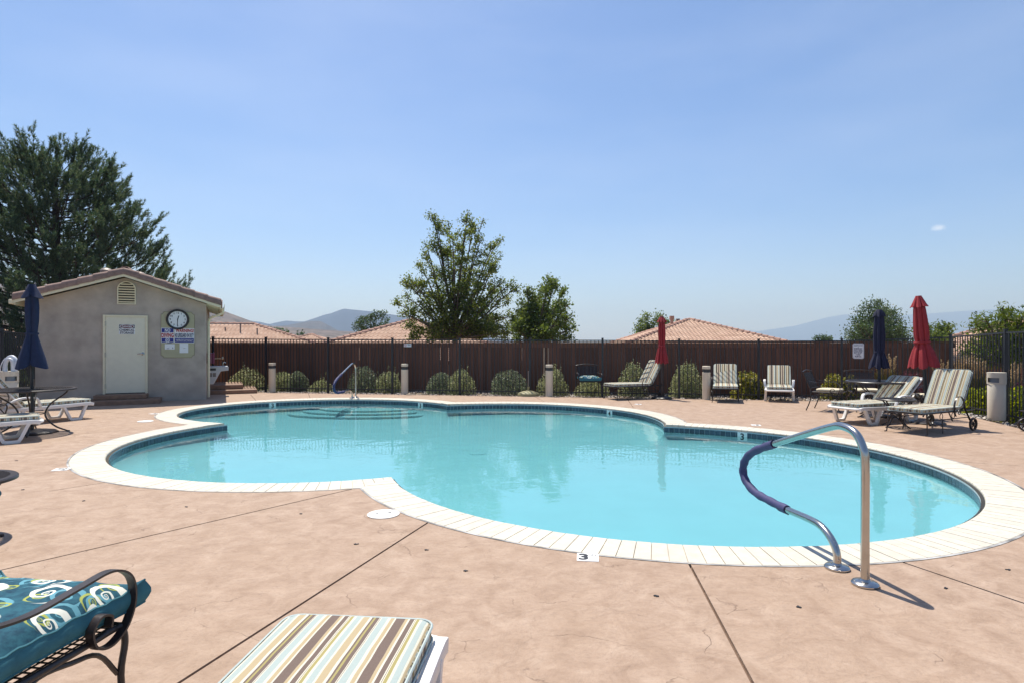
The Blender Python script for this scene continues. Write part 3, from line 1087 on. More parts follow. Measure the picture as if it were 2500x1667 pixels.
# fascia and gutter along the right eave, rafter tails seen from below
xe = HW + OVS
ze = zr - (HW / 2 + OVS) * 0.333
MB().box((xe - 0.012, HD / 2, ze - 0.07), (0.024, HD + 2 * OVF - 0.06, 0.15)).build('fascia', M['trim'], roof)
gm = MB()
gp_ = [(xe + 0.002, ze - 0.02), (xe + 0.002, ze - 0.13), (xe + 0.05, ze - 0.14), (xe + 0.085, ze - 0.09), (xe + 0.10, ze - 0.02), (xe + 0.09, ze - 0.02), (xe + 0.075, ze - 0.085), (xe + 0.045, ze - 0.125), (xe + 0.012, ze - 0.118), (xe + 0.012, ze - 0.02)]
nG = len(gp_)
gm.add([(x, -OVF - 0.02, z) for x, z in gp_] + [(x, HD + OVF, z) for x, z in gp_], [(i, (i + 1) % nG, nG + (i + 1) % nG, nG + i) for i in range(nG)] + [tuple(range(nG))[::-1], tuple(range(nG, 2 * nG))])
gm.build('gutter', M['trim'], house)
xl = -OVS
MB().box((xl + 0.012, HD / 2, ze - 0.07), (0.024, HD + 2 * OVF - 0.06, 0.15)).build('fascia', M['trim'], roof)
MB().box((xl - 0.05, HD / 2, ze - 0.08), (0.1, HD + 2 * OVF, 0.11)).build('gutter', M['trim'], house, bevel=0.02)
for k in range(9):
    y = 0.1 + k * 0.5
    MB().bar((HW + 0.004, y, slope_z(HW) + 0.02), (xe - 0.03, y, ze - 0.08), 0.04, 0.09).build('rafter_tail', M['trim'], roof)
# downspout: from the gutter back to the wall, then down
ds = MB()
ds.tube(catmull([(xe + 0.05, 0.0, ze - 0.13), (xe + 0.05, 0.0, ze - 0.22), (xe - 0.08, 0.05, ze - 0.30), (HW + 0.10, 0.15, ze - 0.36), (HW + 0.05, 0.2, ze - 0.46)], 5) + [Vector((HW + 0.05, 0.2, 1.2)), Vector((HW + 0.05, 0.2, 0.04))], 0.033, 8)
ds.build('downspout', M['trim'], house, smooth=40)
# barrel tiles: rake tiles on the gable, courses on the slopes
def barrel(m, a, b, r0, r1, n=6, drop=0.0, arc=(0, PI), thick=0.016, side=None):
    a, b = Vector(a), Vector(b)
    d = (b - a).normalized()
    sd = side.normalized() if side else d.cross(Vector((0, 0, 1))).normalized()
    upv = sd.cross(d)
    vs = []
    for p, r in ((a, r0), (b, r1)):
        for rr in (r, r - thick):
            for k in range(n + 1):
                an = arc[0] + (arc[1] - arc[0]) * k / n
                vs.append(p + sd * math.cos(an) * rr + upv * math.sin(an) * rr)
    q = n + 1
    fs = []
    for k in range(n):
        fs += [(k, k + 1, 2 * q + k + 1, 2 * q + k), (q + k + 1, q + k, 3 * q + k, 3 * q + k + 1),
               (k + 1, k, q + k, q + k + 1), (2 * q + k, 2 * q + k + 1, 3 * q + k + 1, 3 * q + k)]
    fs += [(0, 2 * q, 3 * q, q), (n, q + n, 3 * q + n, 2 * q + n)]
    m.add(vs, fs)
sl = Vector((1, 0, -0.333)).normalized()
for sgn in (-1, 1):
    dn = Vector((sgn * sl.x, 0, sl.z))
    top = Vector((HW / 2, 0, zr + 0.0))
    nt = 7
    Lt = RL / nt
    for k in range(nt):
        a = top + dn * (k * Lt - (0.03 if k else 0)); b = top + dn * ((k + 1) * Lt + 0.02)
        m = MB()
        # rake tile: an L-shaped barrel cupping the barge edge
        up = Vector((0, 0, 1)) * 0.012
        y0 = -OVF - 0.045
        sect = [(y0, -0.035), (y0, 0.06), (y0 + 0.03, 0.105), (y0 + 0.09, 0.125), (y0 + 0.16, 0.10), (y0 + 0.19, 0.03)]
        A = a - dn * 0.0; B = b
        vs = []
        for p, lift, sc_ in ((A, 0.0, 0.94), (B, 0.014, 1.03)):
            for off in (0.0, 0.02):
                for (yy, zz) in sect:
                    yc = y0 + 0.095
                    vs.append((p.x, yc + (yy - yc) * sc_ * (1 - off * 2.2), p.z + zz * sc_ + lift - (off if zz > -0.05 else 0)))
        n = len(sect)
        fs = []
        for q in range(n - 1):
            fs += [(q, q + 1, 2 * n + q + 1, 2 * n + q), (n + q + 1, n + q, 3 * n + q, 3 * n + q + 1), (q + 1, q, n + q, n + q + 1), (2 * n + q, 2 * n + q + 1, 3 * n + q + 1, 3 * n + q)]
        fs += [(0, 2 * n, 3 * n, n), (n - 1, 2 * n - 1, 4 * n - 1, 3 * n - 1)]
        m.add(vs, fs)
        m.build('rake_tile', M['barge_tile'], roof, smooth=45)
    # field tiles (the near edge of each row can be seen over the rake)
    fm = MB()
    y = -OVF + 0.30
    while y < HD + OVF:
        for k in range(nt):
            a = top + dn * (k * Lt - 0.03) + Vector((0, y, 0.0)); b = top + dn * ((k + 1) * Lt + 0.02) + Vector((0, y, 0.018))
            barrel(fm, a, b, 0.10, 0.11, n=5)
        y += 0.23
    tag(fm.build('field_tile', M['barge_tile'], roof, smooth=50), kind='stuff')
y = -OVF + 0.16
while y < HD:
    m = MB()
    barrel(m, (HW / 2, y, zr + 0.05), (HW / 2, y + 0.42, zr + 0.065), 0.12, 0.13, n=7)
    m.build('ridge_tile', M['barge_tile'], roof, smooth=50)
    y += 0.40
# vent pipe and dome on the roof
M['vent_metal'] = mat('dull_vent_metal', (0.20, 0.17, 0.155), 0.55, 0.4)
v1 = MB().lathe([(0.11, 0), (0.11, 0.32)], 18, (0, 0, 0))
vo = v1.build('vent_pipe', M['vent_metal'], house, loc=(HW / 2 - 0.62, 1.5, zr - 0.2), smooth=40)
MB().lathe([(0.145, 0.32), (0.15, 0.40), (0.10, 0.455), (0.0, 0.475)], 18).build('vent_cap', M['vent_metal'], vo, smooth=40)
MB().lathe([(0.22, 0.0), (0.20, 0.1), (0.12, 0.18), (0, 0.205)], 18).build('roof_dome_vent', M['vent_metal'], house, loc=(HW / 2 + 0.12, 1.6, zr + 0.02), smooth=40)
# gable vent: arched frame and slats
GVX, GVZ, GVW, GVH = HW / 2 + 0.03, 2.46, 0.40, 0.58
gv = MB()
arch = [(-GVW / 2, 0)] + [(-GVW / 2 * math.cos(PI * k / 14), GVH - GVW / 2 + GVW / 2 * math.sin(PI * k / 14)) for k in range(15)] + [(GVW / 2, 0)]
inner = [(x * 0.87, 0.024 if z == 0 else z - 0.006 if z < GVH - GVW / 2 + 0.001 else GVH - GVW / 2 + (z - GVH + GVW / 2) * 0.87) for x, z in arch]
na = len(arch)
vs = [(x, -0.03, z) for x, z in arch] + [(x, -0.03, z) for x, z in inner] + [(x, 0.0, z) for x, z in arch] + [(x, 0.0, z) for x, z in inner]
fs = []
for k in range(na):
    j = (k + 1) % na
    fs += [(k, j, na + j, na + k), (k, 2 * na + k, 2 * na + j, j), (na + k, na + j, 3 * na + j, 3 * na + k)]
gv.add(vs, fs)
gvo = gv.build('gable_vent', M['trim'], house, loc=(GVX, -0.002, GVZ))
MB().add([(x, -0.001, z) for x, z in inner], [tuple(range(na))]).build('vent_screen', M['roof_under'], gvo)
for k in range(8):
    z = 0.055 + k * 0.064
    hw = GVW / 2 * 0.87 if z < GVH - GVW / 2 else math.sqrt(max(0.0001, (GVW / 2 * 0.87) ** 2 - (z - GVH + GVW / 2) ** 2))
    MB().bar((-hw, -0.015, z), (hw, -0.015, z), 0.034, 0.010, up=(0, 0.75, 0.6)).build('slat', M['trim'], gvo)
# door, frame, hinges, lever handle
DX0, DX1 = HW - 2.29, HW - 1.335
DZ0, DZ1 = 0.215, 2.185
fr = MB()
for x0, x1, z0, z1 in ((DX0, DX0 + 0.05, DZ0, DZ1), (DX1 - 0.05, DX1, DZ0, DZ1), (DX0 + 0.05, DX1 - 0.05, DZ1 - 0.05, DZ1)):
    fr.box(((x0 + x1) / 2, -0.018, (z0 + z1) / 2), (x1 - x0, 0.05, z1 - z0))
fr.build('door_frame', M['trim'], house, bevel=0.004)
dr = MB().box(((DX0 + DX1) / 2, -0.006, (DZ0 + DZ1) / 2 - 0.018), (DX1 - DX0 - 0.106, 0.036, DZ1 - DZ0 - 0.066)).build('door', M['door'], house, bevel=0.003)
for z in (0.42, 1.2, 1.97):
    MB().lathe([(0.009, -0.055), (0.009, 0.055)], 8).build('hinge', M['steel'], dr, loc=(DX0 + 0.052, -0.046, z))
hx, hz = DX1 - 0.105, 1.22
h = MB().lathe([(0.036, 0), (0.036, 0.01), (0.02, 0.016), (0.012, 0.05), (0.0, 0.05)], 18)
h.xf(Matrix.Rotation(R(90), 4, 'X'))
h.tube([(0, -0.045, 0), (-0.05, -0.05, 0.002), (-0.115, -0.045, -0.006)], 0.0105, 8)
h.build('handle', M['steel'], dr, loc=(hx, -0.024, hz), smooth=45)
MB().box(((DX0 + DX1) / 2, -0.024, DZ0 + 0.016), (DX1 - DX0 - 0.11, 0.012, 0.022)).build('door_sweep', M['ink'], dr)
# concrete steps at the door and round the right corner
def step_block(parent, x0, x1, y0, y1, z0, z1, nm='step'):
    return MB().box(((x0 + x1) / 2, (y0 + y1) / 2, (z0 + z1) / 2), (x1 - x0, y1 - y0, z1 - z0)).build(nm, M['step'], parent, bevel=0.018)
st = thing('concrete_steps', 'two brown concrete steps in front of the pool house door', 'steps', HO, HA)
step_block(st, DX0 - 0.14, DX1 + 0.02, -0.42, 0.0, 0.112, 0.222)
step_block(st, DX0 - 0.42, DX1 + 0.32, -0.80, 0.0, -0.02, 0.11)
st = thing('concrete_steps', 'two brown concrete steps under the drinking fountain at the right corner of the pool house', 'steps', HO, HA)
s1 = G(568, 950)
q1 = (Matrix.Rotation(-HA, 4, 'Z') @ (G(575, 956.5) - HO))
sx0, sy0 = HW + 0.02, 1.55
step_block(st, sx0, HW + 1.32, sy0, sy0 + 2.0, -0.02, 0.115)
step_block(st, sx0, HW + 0.95, sy0 + 0.36, sy0 + 2.0, 0.117, 0.25)

# things fixed to the house
def HP(x, y, z): return HO + Matrix.Rotation(HA, 3, 'Z') @ Vector((x, y, z))
M['board_olive'] = mat('olive_notice_board', (0.40, 0.37, 0.235), 0.6, var=0.06, scale=5)
M['sign_white'] = mat('white_sign_face', (0.74, 0.75, 0.76), 0.45, var=0.02)
M['sign_blue'] = mat('sign_blue', (0.012, 0.02, 0.20), 0.45, var=0.05)
M['sign_red'] = mat('sign_red', (0.42, 0.02, 0.02), 0.45, var=0.05)
M['sign_maroon'] = mat('sign_dark_red', (0.12, 0.015, 0.025), 0.45)
M['sign_navy'] = mat('sign_navy_print', (0.03, 0.04, 0.11), 0.5)
M['black'] = mat('black_plastic', (0.012, 0.012, 0.014), 0.35)
M['dial'] = mat('white_clock_face', (0.72, 0.74, 0.74), 0.4, var=0.02)
def hx_of(px):                                  # local x on the house front for a photo column
    k = (px - 1250) / FPX
    dv = Vector((math.cos(HA), math.sin(HA)))
    return (k * HO.y - HO.x) / (dv.x - k * dv.y)
def hz_of(px, py):
    x = hx_of(px)
    return CAMH - (py - HOR) * HP(x, 0, 0).y / FPX
bx0, bx1 = hx_of(393.5), hx_of(474.5)
bz0, bz1 = hz_of(434, 872), hz_of(434, 762.5)
bw_, bh_ = bx1 - bx0, bz1 - bz0
cb = 0.062
outl = []
for cx, cz, a0 in ((-bw_ / 2, -bh_ / 2, 90), (bw_ / 2, -bh_ / 2, 180), (bw_ / 2, bh_ / 2, 270), (-bw_ / 2, bh_ / 2, 360)):
    for k in range(7):
        a = R(a0 - 90 * k / 6)
        outl.append((cx + cb * math.cos(a), cz + cb * math.sin(a)))
nb_ = thing('notice_board', 'olive board with scooped corners screwed to the pool house wall', 'notice board', HP((bx0 + bx1) / 2, -0.001, (bz0 + bz1) / 2), HA)
m = MB().prism(outl, 0.0, 0.018)
m.xf(Matrix.Rotation(R(90), 4, 'X'))
m.build('panel', M['board_olive'], nb_, bevel=0.002)
m = MB().prism([(x * 1.018, z * 1.012) for x, z in outl], 0.0, 0.010)
m.xf(Matrix.Rotation(R(90), 4, 'X'))
m.build('edge_moulding', mat('dark_board_edge', (0.16, 0.15, 0.09), 0.7), nb_)
# clock
ck = thing('wall_clock', 'round black rimmed wall clock above the pool warning signs', 'clock', HP(hx_of(434), -0.02, hz_of(434, 780.5)), HA)
CR = 0.265
rot = Matrix.Rotation(R(90), 4, 'X')
MB().lathe([(CR, 0), (CR, 0.03), (CR - 0.015, 0.05), (CR - 0.045, 0.048), (CR - 0.055, 0.03), (CR - 0.055, 0.012)], 48).xf(rot).build('rim', M['black'], ck, smooth=50)
MB().lathe([(CR - 0.05, 0.0), (CR - 0.05, 0.022), (0, 0.0225)], 48).xf(rot).build('dial', M['dial'], ck)
for k in range(12):
    a = 2 * PI * (k + 1) / 12
    text('numeral', str(k + 1), 0.066, M['ink'], ck, (math.sin(a) * 0.168, -0.0235, math.cos(a) * 0.168), (R(90), 0, 0), bold=0.0015)
for nm, a, L, wd in (('hour_hand', R(16), 0.10, 0.02), ('minute_hand', R(183), 0.155, 0.014)):
    d = Vector((math.sin(a), 0, math.cos(a)))
    MB().bar(Vector((0, -0.026, 0)) - d * 0.03, Vector((0, -0.026, 0)) + d * L, wd, 0.003, up=(0, 1, 0)).build(nm, M['ink'], ck)
def panel(mb_x0, x1, z0, z1, y, t_=0.003): return MB().box(((mb_x0 + x1) / 2, y, (z0 + z1) / 2), (x1 - mb_x0, t_, z1 - z0))
def sign(label, px0, px1, py0, py1, ybase, name='sign', cat='sign'):
    x0, x1 = hx_of(px0), hx_of(px1)
    pm = (px0 + px1) / 2
    z0, z1 = hz_of(pm, py1), hz_of(pm, py0)
    o = thing(name, label, cat, HP((x0 + x1) / 2, ybase, (z0 + z1) / 2), HA)
    return o, x1 - x0, z1 - z0
RX = (R(90), 0, 0)
Y1, Y2 = -0.0055, -0.0085
o, w_, h_ = sign('blue white and red NO DIVING sign on the olive board, left one', 393.5, 425, 801, 836.5, -0.02)
panel(-w_ / 2, w_ / 2, -h_ / 2, h_ / 2, 0, 0.006).build('plate', M['sign_white'], o, bevel=0.0015)
panel(-w_ / 2 + 0.012, w_ / 2 - 0.012, h_ * 0.19, h_ / 2 - 0.012, -0.004).build('blue_band', M['sign_blue'], o)
panel(-w_ / 2 + 0.012, w_ / 2 - 0.012, -h_ / 2 + 0.012, -h_ * 0.19, -0.004).build('blue_band', M['sign_blue'], o)
text('lettering', 'NO', 0.145, M['sign_white'], o, (0, Y2, h_ * 0.335), RX, bold=0.004, fit=(w_ * 0.42, h_ * 0.24))
text('lettering', 'DIVING', 0.165, M['sign_red'], o, (0, Y2, -0.002), RX, bold=0.006, fit=(w_ * 0.94, h_ * 0.31))
rg_ = MB().lathe([(0.052, 0), (0.052, 0.003), (0.041, 0.003), (0.041, 0), (0.052, 0)], 24).xf(Matrix.Rotation(R(90), 4, 'X'))
rg_.bar((-0.034, -0.002, -0.03), (0.034, -0.002, 0.03), 0.011, 0.003, up=(0, 1, 0)).bar((-0.030, -0.002, 0.026), (0.012, -0.002, -0.012), 0.013, 0.003, up=(0, 1, 0)).bar((0.012, -0.002, -0.012), (0.034, -0.002, -0.024), 0.009, 0.003, up=(0, 1, 0))
rg_.build('no_diving_symbol', M['sign_white'], o, loc=(0, -0.0056, -h_ * 0.335))
o, w_, h_ = sign('blue white and red WARNING no lifeguard sign on the olive board, right one', 426, 474.5, 802, 837, -0.02)
panel(-w_ / 2, w_ / 2, -h_ / 2, h_ / 2, 0, 0.006).build('plate', M['sign_white'], o, bevel=0.0015)
panel(-w_ / 2 + 0.012, w_ / 2 - 0.012, -h_ / 2 + 0.012, -h_ * 0.17, -0.004).build('blue_band', M['sign_blue'], o)
text('lettering', 'WARNING!', 0.145, M['sign_red'], o, (0.01, Y2, h_ * 0.335), RX, bold=0.005, fit=(w_ * 0.92, h_ * 0.25))
text('lettering', 'NO LIFEGUARD ON DUTY', 0.155, M['sign_navy'], o, (0, Y2, 0.005), RX, bold=0.005, fit=(w_ * 0.94, h_ * 0.28))
text('lettering', 'CHILDREN UNDER 14 SHOULD NOT USE\nPOOL WITHOUT ADULT SUPERVISION', 0.034, M['sign_white'], o, (0, Y2, -h_ * 0.315), RX, bold=0.0006, fit=(w_ * 0.84, h_ * 0.15))
o, w_, h_ = sign('small white paper card on the olive board under the no diving sign', 402.5, 426.5, 839.5, 852.5, -0.02, 'notice', 'notice')
panel(-w_ / 2, w_ / 2, -h_ / 2, h_ / 2, 0, 0.004).build('card', M['sign_white'], o, bevel=0.001)
panel(-w_ * 0.3, -w_ * 0.05, -h_ * 0.36, -h_ * 0.28, -0.0035).build('printed_line', M['sign_navy'], o)
panel(w_ * 0.27, w_ * 0.34, -h_ * 0.34, -h_ * 0.12, -0.0035).build('printed_line', M['sign_navy'], o)
panel(-w_ * 0.28, w_ * 0.2, h_ / 2 + 0.012, h_ / 2 + 0.03, 0.0, 0.006).build('clip', M['sign_navy'], o)
o, w_, h_ = sign('white paper sheet on the olive board under the warning sign', 438.5, 459.5, 838, 861, -0.02, 'notice', 'notice')
panel(-w_ / 2, w_ / 2, -h_ / 2, h_ / 2, 0, 0.003).build('sheet', M['sign_white'], o)
panel(-w_ * 0.14, w_ * 0.16, -h_ * 0.03, h_ * 0.01, -0.003).build('printed_line', M['steel'], o)
o, w_, h_ = sign('white DANGER CHEMICAL STORAGE sign stuck on the pool house door', 290.5, 330, 792.5, 816.5, -0.0275)
panel(-w_ / 2, w_ / 2, -h_ / 2, h_ / 2, 0, 0.003).build('plate', M['sign_white'], o)
panel(-w_ / 2 + 0.008, w_ / 2 - 0.008, h_ * 0.10, h_ / 2 - 0.008, -0.0025).build('black_band', M['ink'], o)
rg_ = MB().lathe([(0.055, 0.0), (0.055, 0.003), (0.0, 0.003)], 24, sx=2.85, sy=1.0).xf(rot)
ov = rg_.build('oval_border', M['sign_white'], o, loc=(0, -0.004, h_ * 0.285))
MB().lathe([(0.048, 0.0), (0.048, 0.0045), (0.0, 0.0045)], 24, sx=2.95, sy=0.95).xf(rot).build('red_oval', M['sign_maroon'], o, loc=(0, -0.004, h_ * 0.285))
text('lettering', 'DANGER', 0.088, M['sign_white'], o, (0, -0.0098, h_ * 0.285), RX, bold=0.002, fit=(w_ * 0.62, h_ * 0.19))
text('lettering', 'CHEMICAL', 0.098, M['ink'], o, (0, -0.0035, -h_ * 0.07), RX, bold=0.0035, fit=(w_ * 0.93, h_ * 0.23))
text('lettering', 'STORAGE', 0.098, M['ink'], o, (0, -0.0035, -h_ * 0.35), RX, bold=0.0035, fit=(w_ * 0.86, h_ * 0.23))

# fixtures on the right side of the house: conduit, red call box, drinking fountain, tap
M['magenta'] = mat('dark_magenta_box', (0.16, 0.02, 0.06), 0.4)
M['conduit'] = mat('white_conduit', (0.66, 0.64, 0.66), 0.4)
o = thing('call_box', 'dark magenta box mounted on the side wall at the pool house corner', 'call box', HP(HW, 0.55, 1.08), HA)
MB().box((0.07, 0, 0), (0.14, 0.34, 0.29)).build('case', M['magenta'], o, bevel=0.02)
MB().box((0.165, 0, 0), (0.046, 0.36, 0.31)).build('cover', M['magenta'], o, bevel=0.018)
MB().tube([(0.04, 0, 0.15), (0.04, 0, 1.0)], 0.018, 8).build('conduit', M['conduit'], o)
o = thing('drinking_fountain', 'pale drinking fountain with a sloped body on the side wall of the pool house', 'drinking fountain', HP(HW, 1.15, 0), HA)
fm = MB()
pr = [(0.0, 0.84), (0.52, 0.84), (0.54, 0.80), (0.54, 0.72), (0.34, 0.70), (0.16, 0.34), (0.0, 0.34)]
fm.add([(x, -0.22, z) for x, z in pr] + [(x, 0.22, z) for x, z in pr], [tuple(range(7))[::-1], tuple(range(7, 14))] + [(i, (i + 1) % 7, 7 + (i + 1) % 7, 7 + i) for i in range(7)])
M['fountain'] = mat('grey_white_enamel', (0.50, 0.51, 0.52), 0.35, var=0.05)
fm.build('body', M['fountain'], o, bevel=0.012)
for x0, x1, z0, z1, mt in ((0.02, 0.22, 0.725, 0.79, 'black'), (0.04, 0.12, 0.55, 0.66, 'vent_metal'), (0.14, 0.22, 0.55, 0.66, 'vent_metal')):
    MB().box(((x0 + x1) / 2, -0.222, (z0 + z1) / 2), (x1 - x0, 0.006, z1 - z0)).build('side_grille', M[mt], o)
MB().tube(catmull([(0.40, 0, 0.84), (0.40, 0, 0.92), (0.43, 0, 0.95), (0.47, 0, 0.93)], 4), 0.014, 8).build('spout', M['steel'], o, smooth=60)
o = thing('garden_tap', 'brass pipe and tap above the drinking fountain by the pool house', 'tap', HP(HW, 2.2, 1.03), HA)
MB().tube([(0.0, 0, 0), (0.36, 0, 0)], 0.014, 8).build('pipe', mat('brass', (0.6, 0.5, 0.33), 0.35, 0.8), o)
MB().lathe([(0.012, -0.04), (0.03, -0.02), (0.03, 0.03), (0.045, 0.035), (0.045, 0.05), (0, 0.05)], 12).build('valve', M['steel'], o, loc=(0.39, 0, 0), smooth=45)

# ------------------------------------------------------------- neighbouring houses
M['house_wall'] = mat('tan_house_stucco', (0.40, 0.31, 0.23), 0.9)
def roof_face(m, u0, A, B, C, D=None):
    """one slope: eave A->B, upper edge D->C (C only for a triangle)"""
    D = D or C
    A, B, C, D = map(Vector, (A, B, C, D))
    ue = (B - A).normalized()
    L = (B - A).length
    nrm = ue.cross((D - A)).normalized()
    if nrm.z < 0: nrm = -nrm
    us_ = nrm.cross(ue).normalized()
    if us_.z < 0: us_ = -us_
    H_ = (D - A).dot(us_)
    dl, cl_ = (D - A).dot(ue), (C - A).dot(ue)
    pitch, course = 0.26, 0.30
    nv = int(H_ / course)
    for j in range(nv):
        v0, v1 = j * course, min(H_, (j + 1) * course + 0.05)
        lo, hi = dl * v0 / H_, L + (cl_ - L) * v0 / H_
        k0, k1 = int(math.ceil(lo / pitch)), int(math.floor(hi / pitch))
        for k in range(k0, k1):
            uu = [(k + q / 4) * pitch for q in range(5)]
            hs = [0.012, 0.05, 0.062, 0.05, 0.012]
            vs = []
            jit = rnd.uniform(-0.004, 0.006)
            for u_, h_ in zip(uu, hs): vs.append(A + ue * u_ + us_ * v0 + nrm * (h_ + 0.028 + jit))
            for u_, h_ in zip(uu, hs): vs.append(A + ue * u_ + us_ * v1 + nrm * (h_ * 0.9))
            for u_, h_ in zip(uu, hs): vs.append(A + ue * u_ + us_ * v0 + nrm * (h_ + 0.008 + jit))
            m.add(vs, [(q, q + 1, 6 + q, 5 + q) for q in range(4)] + [(q + 10, q + 11, q + 1, q) for q in range(4)])
def hip_tiles(roof_o, a, b, off):
    a, b = Vector(a), Vector(b)
    L = (b - a).length
    n = max(2, int(L / 0.42))
    for k in range(n):
        p, q = a.lerp(b, k / n), a.lerp(b, (k + 1.12) / n)
        m = MB()
        barrel(m, p + Vector((0, 0, 0.03)), q + Vector((0, 0, 0.055)), 0.115, 0.135, n=5)
        m.build('ridge_tile', M['ridge'], roof_o, smooth=50)
def hip_house(label, corners, ridge, foot=-1.42, faces=None, hips=None, name='house'):
    """corners: 4 eave corners CCW (x, y, z); ridge: 1 or 2 ridge points"""
    cs = [Vector(c) for c in corners]
    rp_ = [Vector(r) for r in ridge]
    base = sum(cs, Vector()) / 4
    o = thing(name, label, 'house', (base.x, base.y, foot))
    b3 = o.location
    wl_ = MB()
    ins = [c + (base - c).normalized() * 0.6 for c in cs]
    poly = [((c - b3).x, (c - b3).y) for c in ins]
    wl_.prism(poly, 0, cs[0].z - foot + 0.02)
    wl_.build('wall', M['house_wall'], o)
    rr = MB()
    L = lambda p: Vector(p) - b3
    if len(rp_) == 1:
        tris = [(cs[i], cs[(i + 1) % 4], rp_[0], None) for i in range(4)]
        hp = [(rp_[0], c) for c in cs]
    else:
        r0, r1 = rp_
        tris = [(cs[0], cs[1], r1, r0), (cs[1], cs[2], r1, None), (cs[2], cs[3], r0, r1), (cs[3], cs[0], r0, None)]
        hp = [(r0, cs[0]), (r0, cs[3]), (r1, cs[1]), (r1, cs[2]), (r0, r1)]
    for A, B, C, D in tris:
        vs = [L(A), L(B), L(C)] + ([L(D)] if D else [])
        rr.add(vs, [tuple(range(len(vs)))])
        rr.add([p - Vector((0, 0, 0.16)) for p in vs[:2]] + vs[:2], [(0, 1, 3, 2)])
    ro = rr.build('roof', M['roof_under'], o)
    tm = MB()
    for i, (A, B, C, D) in enumerate(tris):
        if faces is None or i in faces: roof_face(tm, 0, L(A), L(B), L(C), L(D) if D else None)
    tag(tm.build('roof_tile', M['roof_tile'], ro), kind='stuff')
    for i, (a, b) in enumerate(hp):
        if hips is None or i in hips: hip_tiles(ro, L(a), L(b), 0)
    return o, ro
def pyramid(label, apex, a_deg, half_diag, pitch=0.236, **kw):
    a = R(a_deg)
    A = Vector(apex)
    z = -half_diag * pitch
    dirs = [(-math.cos(a), -math.sin(a)), (math.sin(a), -math.cos(a)), (math.cos(a), math.sin(a)), (-math.sin(a), math.cos(a))]
    cs = [A + Vector((d[0] * half_diag, d[1] * half_diag, z)) for d in dirs]
    return hip_house(label, cs, [A], **kw)
ap3 = AT(1683, 781, 43.5)
h3, r3 = pyramid('neighbouring house with a terracotta hip roof and two flue pipes', ap3, 42, 10.7, faces=(0, 1, 3), hips=(0, 1, 3))
ap2 = AT(1008, 782, 38)
pyramid('neighbouring house with a terracotta hip roof behind the tall leafy tree', ap2, 50, 10.2, faces=(0, 1, 3), hips=(0, 1, 3))
ap4 = AT(2478, 784, 33)
h4, r4 = pyramid('neighbouring house with a pinkish tile roof behind the right-hand corner of the fence', ap4, 8, 9.6, faces=(0, 1, 3), hips=(0, 1, 3))
ap5 = AT(762, 817, 60)
pyramid('small distant tile roof low between two larger neighbouring roofs', ap5, 45, 8.5, faces=(0, 1), hips=(0, 1))
re_, ud = Vector((-12.15*1.5, 28*1.5, 1.46+.9*1.5)), Vector((0.94, 0.34, 0)).normalized()
nd = Vector((ud.y, -ud.x, 0))
rs_ = re_ - ud * 12.3
hw4 = 7.8
dz = Vector((0, 0, -hw4 * 0.333))
h1, r1_ = hip_house('neighbouring house with a long terracotta roof and small vent pipes, right of the pool house',
    [rs_ + (nd - ud) * hw4 + dz, re_ + (nd + ud) * hw4 + dz, re_ + (-nd + ud) * hw4 + dz, rs_ + (-nd - ud) * hw4 + dz], [rs_, re_], faces=(0, 1, 3), hips=None)
# flues and vents
def flue(parent, p, w, h, capw):
    q = Vector(p) - parent.location
    o = MB().box((0, 0, h / 2), (w, w, h)).build('chimney', M['ridge'], parent, loc=q)
    MB().box((0, 0, h + 0.12), (capw, capw, 0.26)).build('chimney_cap', M['ridge'], o)
flue(h3, AT(1640, 791, 43) - Vector((0, 0, 0.3)), 0.18, 0.62, 0.28)
flue(h3, AT(1655, 786, 46) - Vector((0, 0, 0.5)), 0.18, 0.48, 0.25)
flue(h4, AT(2492, 806, 33) - Vector((0, 0, 0.7)), 0.42, 1.0, 0.5)
for px, py, hh in ((587, 798, 0.35), (550, 812, 0.5), (524, 816, 0.45), (628, 806, 0.15)):
    f1 = (793 - py) / 30.0
    p = AT(px, py, 40)
    MB().tube([(0, 0, -0.6), (0, 0, hh * 0.7)], 0.05, 8).build('vent_pipe', M['vent_metal'], h1, loc=p - h1.location)

# ------------------------------------------------------------- gravel strip and fence signs
def gravel(name, pts, sizes, mtls):
    base_v, base_f = [], []
    ico = bmesh.new()
    bmesh.ops.create_icosphere(ico, subdivisions=1, radius=1.0)
    iv = np.array([v.co[:] for v in ico.verts])
    if_ = np.array([[v.index for v in f.verts] for f in ico.faces])
    ico.free()
    V, F, MI = [], [], []
    for k, (p, s) in enumerate(zip(pts, sizes)):
        an = npr.uniform(0, 2 * PI)
        c, s_ = math.cos(an), math.sin(an)
        sc = np.array([1.0, npr.uniform(0.6, 1.0), npr.uniform(0.45, 0.75)]) * s
        q = iv * (1 + npr.normal(0, 0.13, size=(len(iv), 1))) * sc
        q = np.c_[q[:, 0] * c - q[:, 1] * s_, q[:, 0] * s_ + q[:, 1] * c, q[:, 2]] + np.array(p[:])
        F.append(if_ + len(iv) * k)
        V.append(q)
        MI += [npr.integers(len(mtls))] * len(if_)
    o = np_mesh(name, np.concatenate(V), np.concatenate(F), None)
    for mt in mtls: o.data.materials.append(mt)
    o.data.polygons.foreach_set('material_index', np.array(MI, dtype=np.int32))
    tag(o, kind='stuff')
    return o
M['rock_a'] = mat('grey_river_rock', (0.33, 0.29, 0.26), 0.8, var=0.3, scale=5)
M['rock_b'] = mat('pale_river_rock', (0.52, 0.47, 0.42), 0.8, var=0.2, scale=5)
M['rock_c'] = mat('brown_river_rock', (0.20, 0.15, 0.12), 0.8, var=0.3, scale=5)
pts, sz = [], []
